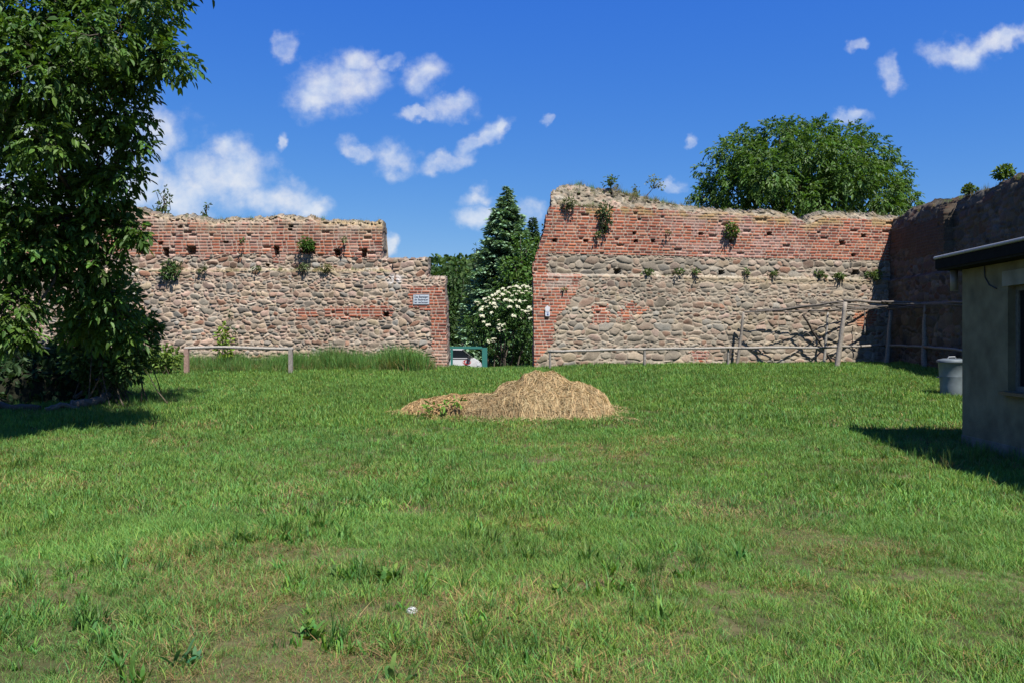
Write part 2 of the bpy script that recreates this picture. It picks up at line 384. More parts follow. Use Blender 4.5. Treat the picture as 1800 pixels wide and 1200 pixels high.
    F = np.concatenate([np.stack([E[:, 0] + k * nB, E[:, 1] + k * nB, E[:, 1] + (k + 1) * nB, E[:, 0] + (k + 1) * nB], -1) for k in range(len(lev) - 1)])
    anyk = K.any(0); js = np.where(anyk)[0][::6]
    topi = np.array([np.where(K[:, j])[0].max() + 1 for j in js]); nb = nB * len(lev)
    ub = us[js] + splay * thick * np.clip(1 - us[js] / 1.5, 0, 1)
    Vb = np.concatenate([np.stack([ub, np.full(len(js), thick), np.full(len(js), z0)], -1), np.stack([ub, np.full(len(js), thick), zs[topi]], -1)])
    k = np.arange(len(js) - 1); m = len(js)
    Fb = np.stack([k, k + m, k + m + 1, k + 1], -1) + nb
    mk('rubble_core', np.concatenate(Vs + [Vb]), np.concatenate([F, Fb]), M_MASON, root, np.concatenate(Cs + [np.tile(mort * .8, (len(Vb), 1))]))
    return root

def nzp(PX, PY, s, f=.12, seed=0): return s * (fbm(PX * f, PY * f, 3, seed) - .5) * 2

# --- left stretch of the wall
WL_Y = 26.2
L_TOP = [(-300,372),(0,372),(200,362),(240,365),(262,375),(300,383),(330,380),(380,388),(420,385),(470,384),(490,379),(520,382),(555,384),(580,389),(668,391),(900,391)]
def zones_left(PX, PY, U, Z):
    top = interp(PX, L_TOP) + nzp(PX, PY * 0, 3.0, .25, 4) + nzp(np.floor(PX / 6), PY * 0, 1.6, .9, 8)
    jag = nzp(PX * 0, np.floor(PY / 5.4), 1.6, .9, 5)
    right = np.where(PY < 456, 672, np.where(PY < 489, 753, 783 + (PY - 490) / 150 * 5)) + jag
    keep = (PY > top) & (PX < right) & ((PX < 672 + jag) | (PY > 456.5 + nzp(PX, PY * 0, 1.2, .2, 2))) & ((PX < 753 + jag) | (PY > 489.5 + nzp(PX, PY * 0, 1, .2, 3)))
    bb = interp(PX, [(-300,446),(240,447),(330,449),(348,450),(350,458),(368,457),(370,447),(478,446),(481,462),(500,467),(503,447),(560,450),(628,452),(631,455),(672,456),(673,300)])
    wob = nzp(PX, PY, 3, .15, 6)
    b = (PY + wob < bb)
    jb = interp(PY, [(490,900),(503,900),(504,718),(543,722),(547,758),(640,764)])
    b |= (PX + nzp(PX, PY, 5, .2, 7) > jb)
    b |= in_poly(PX + nzp(PX, PY, 7, .18, 8), PY + nzp(PX, PY, 5, .18, 9), [(572,541),(690,538),(692,556),(640,560),(574,559)])
    b |= in_poly(PX + nzp(PX, PY, 9, .2, 12), PY + nzp(PX, PY, 7, .2, 13), [(522,544),(560,546),(562,556),(524,556)])
    b &= ~((PY < top + 5))
    out = np.where((PX > 692) & (PX < 1000), .16, .16 * sstep(472, 478, PY + nzp(PX, PY, 2, .1, 3)))
    out = out + .0015 * np.clip(PY - 480, 0, 200) * .6 - .12 * np.clip((top + 10 - PY) / 10, 0, 1) * fbm(PX * .3, PY * .3, 2, 1) * 1.6
    up = np.clip((top + 34 - PY) / 34, 0, 1); st = fbm(PX * .09, PY * .018, 4, 41)
    yel = np.clip(up, 0, 1) ** .7 * (.35 + .65 * sstep(.36, .6, st)) * .85 * (PY < 450)
    yel2 = .5 * np.exp(-((PY - 394) / 10) ** 2) * sstep(.3, .6, fbm(PX * .1, PY * .05, 3, 43)) * (PX > 560)
    eff = sstep(.38, .68, fbm(PX * .05, PY * .06, 4, 44)) * .42 * b * (PY < 470)
    wh = .85 * np.exp(-(((PX - 694) / 15) ** 2 + ((PY - 492) / 9) ** 2) ** 2) * sstep(.3, .55, fbm(PX * .25, PY * .2, 3, 3))
    cap = np.clip((482 - np.abs(PY - 477) * 3) - 470, 0, 8) / 8 * (PX < 690) * .6 * sstep(.35, .6, fbm(PX * .06, PY * .1, 3, 47))
    foot = np.clip((PY - 585) / 40, 0, 1) * .45 * sstep(.35, .6, fbm(PX * .05, PY * .08, 3, 48))
    tints = [(yel, (.41, .345, .235)), (yel2, (.40, .30, .13)), (eff, (.50, .40, .33)), (wh, (.68, .68, .68)), (cap, (.27, .24, .13)), (foot, (.52, .43, .34)), (np.clip(up - .3, 0, 1) * .5 * (fbm(PX * .2, PY * .2, 2, 9) > .52), (.22, .20, .17))]
    holes = [(246,438,12,16),(292,443,10,15),(336,440,15,14),(486,441,9,17),(593,444,10,11),(640,445,9,15),(541,437,24,18),(282,428,8,5),(680,553,9,7),(316,399,8,4),(512,398,9,4),(510,404,8,4),(397,426,9,3),(470,466,6,4)]
    pl = np.where(b & (PY < 460), .15, 0) + .25 * (~b)
    return dict(keep=keep, brick=b, out=out, tints=tints, holes=holes, plaster=pl)

RW_A = (at(935, 26.0) - .0, 26.0); RW_B = (at(1565, 28.2), 28.2)
RW_ANG = math.atan2(RW_B[1] - RW_A[1], RW_B[0] - RW_A[0]); RW_LEN = math.hypot(RW_B[0] - RW_A[0], RW_B[1] - RW_A[1])
R_TOP = [(900,340),(968,345),(975,336),(985,329),(1000,325),(1020,323),(1035,326),(1050,332),(1080,330),(1100,340),(1125,346),(1150,352),(1190,361),(1230,366),(1260,370),(1300,371),(1370,373),(1395,378),(1405,386),(1420,390),(1430,379),(1460,374),(1540,376),(1560,382),(1700,384)]
def zones_right(PX, PY, U, Z):
    top = interp(PX, R_TOP) + nzp(PX, PY * 0, 2.5, .25, 14) + nzp(np.floor(PX / 7), PY * 0, 1.8, .9, 18)
    left = interp(PY, [(320,972),(345,970),(362,968),(375,961),(400,957),(420,951),(440,945),(455,941),(468,935),(643,935)])
    left = left + nzp(PX * 0, np.floor(PY / 5.3), 3.2, .93, 15) * np.clip((472 - PY) / 20, .0, 1) + .5
    keep = (PY > top) & (PX > left)
    bl = 445 + (PX - 965) * (14. / 600)
    b = PY < bl
    jr = interp(PY, [(444,963),(481,963),(482,1018),(505,1016),(514,1010),(530,1000),(545,990),(560,975),(600,970),(613,960),(630,944),(645,940)])
    b |= PX + nzp(PX, PY, 6, .15, 16) < jr
    for poly in ([(1040,536),(1066,536),(1068,568),(1040,568)], [(1088,546),(1106,543),(1106,564),(1085,566)], [(1494,552),(1534,545),(1530,572),(1505,578)], [(1208,616),(1240,614),(1238,634),(1212,634)], [(1095,540),(1100,530),(1140,545),(1120,556)]):
        b |= in_poly(PX + nzp(PX, PY, 10, .2, 17), PY + nzp(PX, PY, 8, .2, 19), poly)
    rt = interp(PX, [(900,362),(1020,363),(1060,368),(1080,365),(1130,366),(1180,369),(1215,374),(1260,376),(1300,379),(1400,384),(1420,396),(1450,381),(1560,388)]) + nzp(PX, PY, 2.5, .2, 20)
    b &= PY > rt
    led = 482 + (PX - 935) * (9. / 630)
    out = .13 * sstep(led - 2, led + 3, PY + nzp(PX, PY, 1.5, .1, 3)) * sstep(955, 972, PX + 60 * (PY > led + 2)) + .0009 * np.clip(PY - 490, 0, 200)
    mound = np.clip((rt - PY), 0, 60)
    out = out - .011 * mound + .10 * (fbm(PX * .16, PY * .2, 3, 27) - .5) * np.clip(mound / 4, 0, 1)
    yel = np.exp(-((PY - rt - 5) / 7) ** 2) * sstep(.35, .6, fbm(PX * .07, PY * .07, 3, 51)) * .8 * (PX > 1030)
    yel3 = sstep(1200, 1300, PX) * np.clip((400 - PY) / 20, 0, 1) * .6 * sstep(.4, .6, fbm(PX * .06, PY * .12, 3, 52))
    eff = sstep(1130, 1230, PX) * (1 - sstep(1370, 1450, PX)) * sstep(.38, .62, fbm(PX * .045, PY * .09, 4, 53)) * .5 * b
    pal = np.exp(-(((PX - 985) / 30) ** 4 + ((PY - 498) / 15) ** 4)) * .55 * sstep(.35, .6, fbm(PX * .12, PY * .12, 3, 54))
    ora = np.exp(-(((PX - 1513) / 18) ** 4 + ((PY - 560) / 13) ** 4)) * .6
    line = np.exp(-((PY - led + 1) / 1.6) ** 2) * .4 * (PX > 962) * (PX < 1300)
    soil = np.exp(-((PY - led - 6) / 5) ** 2) * .5 * (PX > 1200)
    rub = np.clip(mound / 5, 0, 1) * .75 * sstep(.3, .6, fbm(PX * .1, PY * .2, 3, 55))
    tints = [(yel, (.44, .32, .14)), (yel3, (.42, .29, .15)), (eff, (.50, .36, .31)), (pal, (.52, .46, .38)), (ora, (.45, .2, .1)), (line, (.62, .58, .5)), (soil, (.33, .27, .15)), (rub, (.25, .235, .18))]
    holes = [(975,423,7,5),(1030,423,7,5),(1064,401,7,5),(1115,410,6,5),(1118,424,7,5),(1148,424,7,5),(1232,411,7,5),(1286,425,8,6),(1353,412,8,6),(1480,427,9,7),(1518,415,8,6),(1500,449,7,5),(1085,477,11,9),(1268,479,9,7),(1504,479,13,9),(1021,339,7,4),(1080,338,5,5),(953,527,4,3)]
    pl = .55 * (~b) + .2 * b * (PX > 1150)
    return dict(keep=keep, brick=b, out=out, tints=tints, holes=holes, plaster=pl)

RT_O = (RW_B[0] - .02, RW_B[1] + .15)
def zones_return(PX, PY, U, Z):
    zt = interp(U, [(0,5.72),(.8,5.80),(1.5,5.86),(2.4,5.88),(3.2,5.82),(4.0,5.72),(5.2,5.74),(6.3,5.78),(7.0,5.86),(7.5,5.74),(8.5,5.7),(20,5.6)]) + .10 * (fbm(U * 3, Z * 0, 3, 64) - .5) + .06 * (h01(np.floor(U / .25), 3, 0, 4) - .5)
    keep = Z < zt
    b = (Z > 4.25 + .1 * nzp(U, Z, 1, 2., 65)) & (Z < 5.3) & (U < 3.9) & (fbm(U * 1.2, Z * 2, 3, 66) > .38)
    b |= (U > 3.82) & (U < 4.22) & (Z > 4.2)
    out = .14 * sstep(3.72, 3.62, Z) + .26 * ((U > 3.82) & (U < 4.22) & (Z > 3.9 + .25 * vnoise(U * 9, Z * 0, 3)) & (Z < 5.6))
    out = out + .10 * (fbm(U * 1.3, Z * 1.3, 3, 67) - .5) - .25 * np.clip((Z - zt + .35) / .35, 0, 1) * fbm(U * 2, Z * 3, 2, 68)
    yel = sstep(.5, .7, fbm(U * 1.1, Z * .9, 3, 69)) * .35
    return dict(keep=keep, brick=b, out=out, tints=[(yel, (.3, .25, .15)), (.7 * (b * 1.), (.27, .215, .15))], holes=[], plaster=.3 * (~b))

build_wall('long ruined fieldstone wall with a brick upper band and square holes, stepping down to the gateway', (0, WL_Y), 0., at(-140, WL_Y), at(790, WL_Y), -.1, 6.15, .0165, 11, zones_left, MORT_L, tone=(1.04, .99, .95))
build_wall('taller ruined fieldstone and red brick wall with a hummocky rubble crown, facing the hay heap', RW_A, RW_ANG, 0., RW_LEN + .7, -.1, 6.75, .0165, 23, zones_right, MORT_R, splay=.26, tone=(.93, .89, .85), hr=(.075, .19), deep=.009)
build_wall('shaded stone wall, shade deepened in its colour, running towards the hut from the inner corner', RT_O, -math.pi / 2, 0., 14.5, -.1, 6.05, .024, 37, zones_return, MORT_R * .8, hr=(.11, .24), dark=.40)  # masonry colour scaled down: part of this wall's shade is painted in

# ------------------------------------------------------------------ leaves and plants
def unit(a): return a / (np.linalg.norm(a, axis=-1, keepdims=True) + 1e-9)
def leaves(g, P, D, N, L, W, C, fold=.18, droop=.12):
    """folded six-point leaf blades"""
    n = len(P); D = unit(D); S = unit(np.cross(D, N)); N = unit(np.cross(S, D))
    L = np.broadcast_to(L, (n,))[:, None]; W = np.broadcast_to(W, (n,))[:, None]
    z = np.array([0, 0, 1.0])
    V = np.stack([P, P + D * L * .33 + S * W * .5 + N * W * fold, P + D * L * .7 + S * W * .42 + N * W * fold - z * L * droop * .4,
                  P + D * L - z * L * droop, P + D * L * .7 - S * W * .42 + N * W * fold - z * L * droop * .4, P + D * L * .33 - S * W * .5 + N * W * fold], 1)
    b = np.arange(n)[:, None] * 6
    g.add(V.reshape(-1, 3), np.concatenate([b + [0, 1, 2, 3], b + [0, 3, 4, 5]]), np.repeat(np.broadcast_to(C, (n, 3)), 6, 0))

def rdir(n): return unit(R.normal(size=(n, 3)))
def greens(n, base, var=.25, yel=.15):
    b = np.asarray(base); k = R.uniform(1 - var, 1 + var, (n, 1)); y = R.uniform(-yel, yel, (n, 1))
    return np.clip(b * k * (1 + y * np.array([1.1, .1, -.4])), .004, 1)

def compound(g, P, D, L, base, nl=7, lw=.42, wid=.42, var=.25):
    """pinnate leaves: leaflets along a drooping rachis"""
    n = len(P); D = unit(D); up = np.tile([0, 0, 1.0], (n, 1)) + .4 * R.normal(size=(n, 3))
    S = unit(np.cross(D, up)); C = greens(n, base, var)
    for k in range(nl):
        if k == nl - 1: t, s = 1.0, 0
        else: t, s = .35 + .6 * (k // 2) / max(1, (nl - 1) // 2 - .5) * .8, (1 if k % 2 else -1)
        p = P + D * (L * t)[:, None] * .8 - np.array([0, 0, 1.0]) * (L * t * t * .25)[:, None]
        d = D * (.55 if s else 1) + S * s * .9 - np.array([0, 0, .35]) + .18 * R.normal(size=(n, 3))
        nn = np.cross(S, D) * 1. + .45 * R.normal(size=(n, 3)); nn[:, 2] = np.abs(nn[:, 2]) + .25
        ll = L * lw * R.uniform(.8, 1.15, n) * (1.15 if not s else .75 + .3 * t)
        leaves(g, p, d, nn, ll, ll * wid, C * R.uniform(.85, 1.15, (n, 1)), droop=.2)

def clump_points(c, r, n, shell=.5):
    d = rdir(n); q = d * (shell + (1 - shell) * R.random((n, 1)) ** .6) * np.asarray(r)
    return np.asarray(c) + q, d

def branch_path(a, b, n=6, sag=.0, wob=.05):
    a = np.asarray(a, float); b = np.asarray(b, float); t = np.linspace(0, 1, n)[:, None]; L = np.linalg.norm(b - a)
    p = a + (b - a) * t + np.array([0, 0, 1.0]) * (sag * L * np.sin(t * np.pi)); w = R.normal(size=(n, 3)) * wob * L / n * 2; w[0] = w[-1] = 0
    return p + w

# big walnut, whose trunk stands outside the picture on the left
def walnut_left():
    tx, ty = -10.4, 14.0; tz = float(gz(tx, ty))
    root = thing('walnut_tree', 'big leafy walnut tree with a drooping crown overhanging the shaded heap', 'tree', (tx, ty, tz))
    o = np.array([tx, ty, tz]); tr = G(); cr = G()
    bk = (.10, .085, .065)
    tr.tube(branch_path(o - o, np.array([.2, 0, 3.0]), 6, 0, .03), np.linspace(.36, .27, 6), 10, bk, rough=.04)
    cl = []   # px, py, d, radius(m)
    spec = [(40,40,12.6,.95),(140,60,12.8,.95),(230,50,12.8,.8),(285,25,12.4,.42),(300,-30,12.2,.5),(322,102,12.2,.30),(288,90,12.4,.3),(255,115,12.5,.5),(180,130,12.4,.85),(80,130,12.2,.95),(0,120,12.2,.9),(215,185,12.6,.6),
            (250,210,12.7,.36),(140,220,12.9,.7),(30,215,12.9,.55),(262,245,12.6,.28),(200,265,12.9,.6),(120,300,13.0,.55),(30,330,12.6,.55),(205,335,12.9,.36),(235,305,12.8,.28),(130,375,13.0,.5),(60,420,12.8,.7),(205,395,13.0,.36),(258,408,12.9,.16),(232,372,13.2,.18),
            (150,450,13.2,.48),(70,470,13.0,.4),(208,462,13.2,.36),(10,450,12.8,.55),(206,520,13.4,.36),(165,515,13.4,.36),(232,560,13.6,.26),(195,570,13.7,.32),(340,-125,14,.8),(385,-130,15,.7),(300,-95,14.6,.9),(100,-120,15,1.1),(200,-100,15,1.1),(0,-120,15.5,1.2),(250,-60,14.5,.9),(150,-220,15,1.2),(60,-200,15.5,1.2),(-80,-150,15.5,1.2),(20,540,12.6,.42),(12,575,12.4,.25),(38,585,12.4,.14),(250,588,13.7,.14),(110,400,14.2,.5),(170,300,14.5,.55),(90,200,14.5,.9),(160,100,14.4,.9),(60,-40,13,1.),(180,-50,13,1.),(-60,60,12.6,1.1),(-60,220,12.8,1.),(-70,380,12.9,1.),(-60,500,13.0,.7),(170,565,14.2,.3),(110,250,11.9,.4),(190,60,11.8,.5)]
    hubs = [np.array([at(p, d) - tx, d - ty, zat(q, d) - tz]) for p, q, d in ((-60,150,13.4),(60,180,13.6),(150,120,13.6),(30,380,13.4),(150,400,13.6),(100,20,13.6))]
    tip = np.array([.2, 0, 3.0])
    for h in hubs: tr.tube(branch_path(tip, h, 7, .06, .07), np.linspace(.17, .07, 7), 7, bk, rough=.05)
    for (p, q, d, r) in spec:
        if p > 90 and q > -40: p -= 16 + 8 * (q > 180)
        r *= .97
        c = np.array([at(p, d) - tx, d - ty, zat(q, d) - tz]); hb = hubs[int(np.argmin([np.linalg.norm(c - h) for h in hubs]))]
        tr.tube(branch_path(hb, c, 6, .05, .10), np.linspace(.05, .012, 6), 5, bk)
        for k in range(int(4 + r * 7)):
            e = c + rdir(1)[0] * r * np.array([1, 1, .8]); tr.tube(branch_path(c + (hb - c) * R.uniform(0, .35), e, 5, .05, .12), np.linspace(.013, .004, 5), 4, bk, cap=False)
        n = int((30 + 235 * r ** 2.1) * (1.7 if q > 270 else 1.1))
        P, dd = clump_points(c, (r, r * 1.0, r * .78), n, .25)
        D = dd * np.array([1, 1, .6]) + np.array([0, 0, -.28]) + .45 * R.normal(size=(n, 3))
        compound(cr, P, D, R.uniform(.15, .29, n), (.10, .20, .034), 7, .46, .44, .35)
    tr.build('trunk', M_BARK, root, True); cr.build('crown', M_LEAFN, root)
walnut_left()

def tree(name, label, x, y, h, clumps, leafcol, leaf=(.2, .3), dens=60, trunk_r=.25, trunk_h=None, z=None, kind='comp', group=None, cat='tree', shell=.3, bk=(.10, .085, .065), mat=None, lw=.45):
    """clumps: (dx, dy, dz, rx, rz) relative to the foot"""
    z = float(gz(x, y)) - .05 if z is None else z
    root = thing(name, label, cat, (x, y, z), 0, group); tr = G(); cr = G()
    th = trunk_h or h * .4; tip = np.array([0, 0, th])
    tr.tube(branch_path((0, 0, 0), tip, 6, 0, .03), np.linspace(trunk_r, trunk_r * .6, 6), 8, bk, rough=.05)
    for (dx, dy, dz, rx, rz) in clumps:
        c = np.array([dx, dy, dz]); tr.tube(branch_path(tip * min(1, max(.2, dz / th * .7)), c, 6, .05, .08), np.linspace(trunk_r * .4, .015, 6), 5, bk)
        n = max(8, int(dens * rx * rx)); P, dd = clump_points(c, (rx, rx, rz), n, shell)
        D = dd + np.array([0, 0, -.3]) + .4 * R.normal(size=(n, 3))
        if kind == 'comp': compound(cr, P, D, R.uniform(*leaf, n), leafcol, 7, lw, .45)
        else:
            ll = R.uniform(*leaf, n); nn = rdir(n); nn[:, 2] = np.abs(nn[:, 2]) + .4
            leaves(cr, P, D, nn, ll, ll * lw, greens(n, leafcol))
    tr.build('trunk', M_BARK, root, True); cr.build('crown', mat or M_LEAF, root)
    return root

def px_clumps(x, y, z, spec, sq=.8):
    return [(at(p, y + dd) - x, dd, zat(q, y + dd) - z, r * y / FP, r * y / FP * sq) for (p, q, r, dd) in spec]

# round walnut behind the tall wall
TX, TY, TZ = at(1420, 38), 38., -.3
spec = [(1420,300,70,0),(1350,290,62,-1),(1490,290,62,-1),(1300,270,42,-1),(1270,310,36,0),(1250,340,30,0),(1300,330,45,-2),(1370,245,42,-1),(1310,250,28,0),(1400,228,24,0),(1440,232,32,0),(1490,240,30,0),(1530,270,36,-1),(1560,310,38,0),(1585,345,28,0),(1600,360,16,0),(1540,340,48,-2),(1470,345,50,-3),(1400,350,45,-3),(1340,355,40,-2),(1240,365,18,0),(1232,300,10,0),(1262,262,16,0),(1408,385,22,-4),(1440,360,30,-4),(1520,235,14,0),(1300,232,9,0),(1372,222,10,0),(1386,214,8,0),(1430,218,10,0),(1460,222,12,0),(1560,360,25,-3),(1235,345,12,-1),(1565,275,12,0),(1590,315,10,0),(1420,270,45,-3),(1350,310,40,-4),(1500,310,40,-4),(1480,265,32,-3),(1330,278,30,-3),(1610,350,8,0),(1238,325,10,0)]
tree('walnut_tree', 'dome shaped green walnut tree rising behind the tall brick topped wall', TX, TY, 9, px_clumps(TX, TY, TZ, spec), (.10, .20, .034), (.28, .42), 210, .35, 4.0, TZ, mat=M_LEAFN)

# conifer behind the gateway
def spruce(name, label, x, y, z, h, rad, col, nwh=44, group=None, low=.03, dr=.35):
    root = thing(name, label, 'conifer', (x, y, z), 0, group); tr = G(); cr = G()
    tr.tube([(0, 0, 0), (0, 0, h * .5), (0, 0, h * .99)], [.2, .12, .015], 7, (.1, .08, .06)); z0 = h * low
    for k in range(nwh):
        t = k / (nwh - 1); hz = z0 + (h - z0) * t ** .92; rr = rad * (1 - t) ** .80 + .10
        nb = max(6, int(17 * (1 - t) + 6))
        for b in range(nb):
            a = R.uniform(0, 6.283); r = rr * R.uniform(.72, 1.12) * (1.1 if R.random() < .15 else 1); dv = np.array([math.cos(a), math.sin(a), 0])
            m = max(4, int(r * 12)); s = np.linspace(.15, 1, m)
            p = np.array([0, 0, hz]) + dv * (s * r)[:, None] + np.array([0, 0, 1.0]) * (-dr * r * s + .30 * r * s ** 2.2)[:, None]
            tr.tube(p[:: max(1, m // 4)], .015, 3, (.09, .075, .055), cap=False)
            side = np.cross(dv, [0, 0, 1.0])
            for sg in (-1, 1, 0):
                q = p + R.normal(size=p.shape) * .05; L = (.30 + .22 * (1 - s)) * min(1, .45 + r * .6) * R.uniform(.8, 1.3, m)
                D = dv * .9 + side * sg * .9 + np.array([0, 0, -.12 + (.35 if sg == 0 else 0)]) + .2 * R.normal(size=(m, 3))
                nn = np.array([0, 0, 1.0]) + .4 * R.normal(size=(m, 3))
                leaves(cr, q, D, nn, L, L * .42, greens(m, col, .25, .1) * (.8 + .5 * s)[:, None], .1, .1)
    for _ in range(30):
        pass
    tr.build('trunk', M_BARK, root, True); cr.build('crown', M_NEEDLE, root)
D1 = 50.
spruce('spruce_tree', 'tall pointed blue green spruce standing behind the gateway', at(890, D1), D1, -.3, zat(331, D1) + .3, 3.15, (.22, .35, .21), 62)
spruce('spruce_tree', 'slim dark spruce tip beside the blue green spruce, near the brick jamb', at(936, D1 + 4), D1 + 4, -.3, zat(385, D1 + 4) + .3, 1.8, (.09, .16, .08), 42)
D2 = 48.
x, y = at(925, D2), D2
tree('leafy_tree', 'bright green bushy tree squeezed between the spruce and the brick jamb', x, y, 6, px_clumps(x, y, -.3, [(925,440,26,0),(905,470,26,-1),(940,470,30,0),(915,420,12,0),(900,500,30,-1),(935,510,30,-1),(945,430,16,0)]), (.10, .20, .035), (.18, .30), 230, .14, 2.5, -.3, kind='s')
x, y = at(845, 52), 52.
tree('leafy_tree', 'dark grey green tree leaning out left of the spruce', x, y, 6, px_clumps(x, y, -.3, [(848,450,13,0),(838,436,7,0),(850,480,22,0),(838,505,24,0),(855,520,26,-1),(832,540,26,0),(840,470,12,0),(822,500,10,0),(860,560,26,0),(870,490,22,0)]), (.085, .15, .065), (.2, .32), 220, .14, 2.5, -.3, kind='s')
x, y = at(775, 56), 56.
tree('birch_tree', 'tall dark green tree with hanging foliage seen right beside the low brick jamb', x, y, 8, px_clumps(x, y, -.3, [(775,500,26,0),(765,480,16,0),(790,520,24,0),(772,545,30,0),(800,560,26,0),(785,590,30,0),(812,600,26,0),(770,600,30,0),(800,495,16,0),(755,520,24,0)], 1.2), (.055, .11, .028), (.25, .4), 140, .16, 3, -.3, kind='s', bk=(.12, .11, .09))
x, y = at(812, 60), 60.
tree('birch_tree', 'second hanging dark tree, between the gateway birch and the elder bush', x, y, 8, px_clumps(x, y, -.3, [(815,490,20,0),(825,520,22,0),(812,545,24,0),(828,575,26,0),(815,610,26,0),(800,470,14,0)], 1.2), (.06, .12, .03), (.25, .4), 140, .16, 3, -.3, kind='s', bk=(.12, .11, .09))

# woods on the far rise
hw = G()
for k in range(130):
    d = R.uniform(78, 125); p = R.uniform(560, 1240); top = 458 - 5 * math.sin((p - 700) / 70.) + R.normal(0, 3) + (0 if d > 95 else 22) + (16 if p < 765 else 0)
    zt = zat(top, d); cx = at(p, d); r = R.uniform(2.0, 3.2)
    for q in range(5):
        n = 110; P, dd = clump_points((cx + R.normal(0, 1.3), d + R.normal(0, 1), zt - r * .9 - q * R.uniform(1.2, 2.4)), (r, r, r * .9), n, .6)
        nn = rdir(n); nn[:, 2] = np.abs(nn[:, 2]) + .3; L = R.uniform(.55, 1.0, n); leaves(hw, P, dd + .5 * R.normal(size=(n, 3)), nn, L, L * .7, greens(n, (.08, .15, .04), .3))
tag(hw.build('woodland', M_LEAF), 'far green wooded rise seen through the gap above the low wall end', 'woods', kind='stuff')

# small trees peeping over the long wall
for lab, p, q, ht, d, w, lc in (('small poplar tip with grey green leaves showing above the long wall crest beside the walnut', 288, 322, 60, 40, 20, (.085, .135, .045)),
                               ('thin sapling tip poking above the long wall, the smaller of the two', 357, 351, 36, 38, 9, (.08, .13, .04))):
    x, y = at(p, d), float(d); sp = []
    for k in range(9 if w > 10 else 6):
        f = (k + .5) / (9 if w > 10 else 6); sp.append((p + R.normal(0, w * .35) + (w * .8 * f - w * .4) * (k % 2 * 2 - 1) * .7, q + 6 + f * ht, (4 + w * .42 * f) * (.8 if w > 10 else .7), R.normal(0, .2)))
    sp += [(p + R.normal(0, w * .5), q + ht + 20 * k, w * .7, 0) for k in range(3)]
    tree('young_tree', lab, x, y, zat(q, d), px_clumps(x, y, -.3, sp, 1.1), lc, (.12, .2), 900, .05, zat(q + 12, d), -.3, kind='s')

# elder in flower
def elder():
    d = 33.; x = at(885, d); z = float(gz(x, d)); root = thing('elder_bush', 'broad elder bush covered in flat cream flower heads in the gateway', 'bush', (x, d, z))
    tr = G(); cr = G(); spec = [(890,545,38,0),(860,560,36,0),(920,550,36,0),(842,575,22,0),(880,590,40,0),(920,590,40,.5),(900,620,36,.9),(930,625,36,.9),(872,625,26,.8),(910,525,24,0),(880,530,22,0),(855,538,18,0),(935,520,18,0),(945,580,36,0),(880,650,34,1.2),(910,650,40,1.2),(940,650,40,1.2),(828,560,12,.2)]
    for (dx, dy, dz, rx, rz) in px_clumps(x, d, z, spec, .8):
        tr.tube(branch_path((R.normal(0, .15), R.normal(0, .15), 0), (dx, dy, dz), 5, .1, .08), np.linspace(.045, .01, 5), 5, (.13, .11, .085))
        n = int(150 * rx * rx) + 20; P, dd = clump_points((dx, dy, dz), (rx, rx, rz), n, .4)
        compound(cr, P, dd + np.array([0, 0, -.2]) + .3 * R.normal(size=(n, 3)), R.uniform(.18, .28, n), (.075, .165, .035), 5, .5, .42)
    tr.build('stem', M_BARK, root, True); cr.build('foliage', M_LEAF, root)
    fl = G(); n = 70; a = R.uniform(0, 6.28, n); r = np.sqrt(R.random(n)) * .095
    P = np.stack([r * np.cos(a), r * np.sin(a), .03 - r * r * 2 + R.normal(0, .006, n)], -1)
    leaves(fl, P, rdir(n) * np.array([1, 1, .2]), np.tile([0, 0, 1.0], (n, 1)), .045, .04, greens(n, (.84, .82, .62), .2, .05))
    proto = fl.build('blossom', M_PETAL, root)
    pts = [(790 + 40 * 0 + p, q) for p, q in ()]
    heads = [(838,532),(842,536),(852,526),(856,530),(850,540),(860,524),(866,520),(872,518),(876,514),(868,527),(880,521),(884,508),(888,511),(895,506),(902,505),(908,504),(914,507),(920,503),(926,505),(932,508),(912,512),(918,516),(925,512),(932,514),(940,510),(876,526),(884,518),(893,515),(900,520),(930,541),(925,548),(918,546),(934,545),(928,552),(876,563),(878,571),(877,577),(885,572),(886,580),(879,582),(868,596),(860,600),(866,600),(835,534),(908,517),(904,512),(937,520),(868,534),(846,545),(856,540),(862,534),(871,540),(889,528),(898,530),(906,528),(914,530),(922,530),(847,556),(864,550),(896,540),(910,540),(933,560),(915,560),(858,572),(850,566),(903,556)]
    for k, (p, q) in enumerate(heads):
        o = proto if k == 0 else proto.copy()
        if k: COL.objects.link(o); o.parent = root
        dd = d - .72 + .35 * abs(p - 890) / 60 - .3 * (q > 540) + .25 * (540 - q) / 40 * (q < 540)
        o.location = (at(p, dd) - x, dd - d, zat(q, dd) - z); o.rotation_euler = (R.uniform(.2, .75), R.normal(0, .25), R.uniform(-.4, .4)); s = R.uniform(.5, 1.15); o.scale = (s, s, s)
elder()

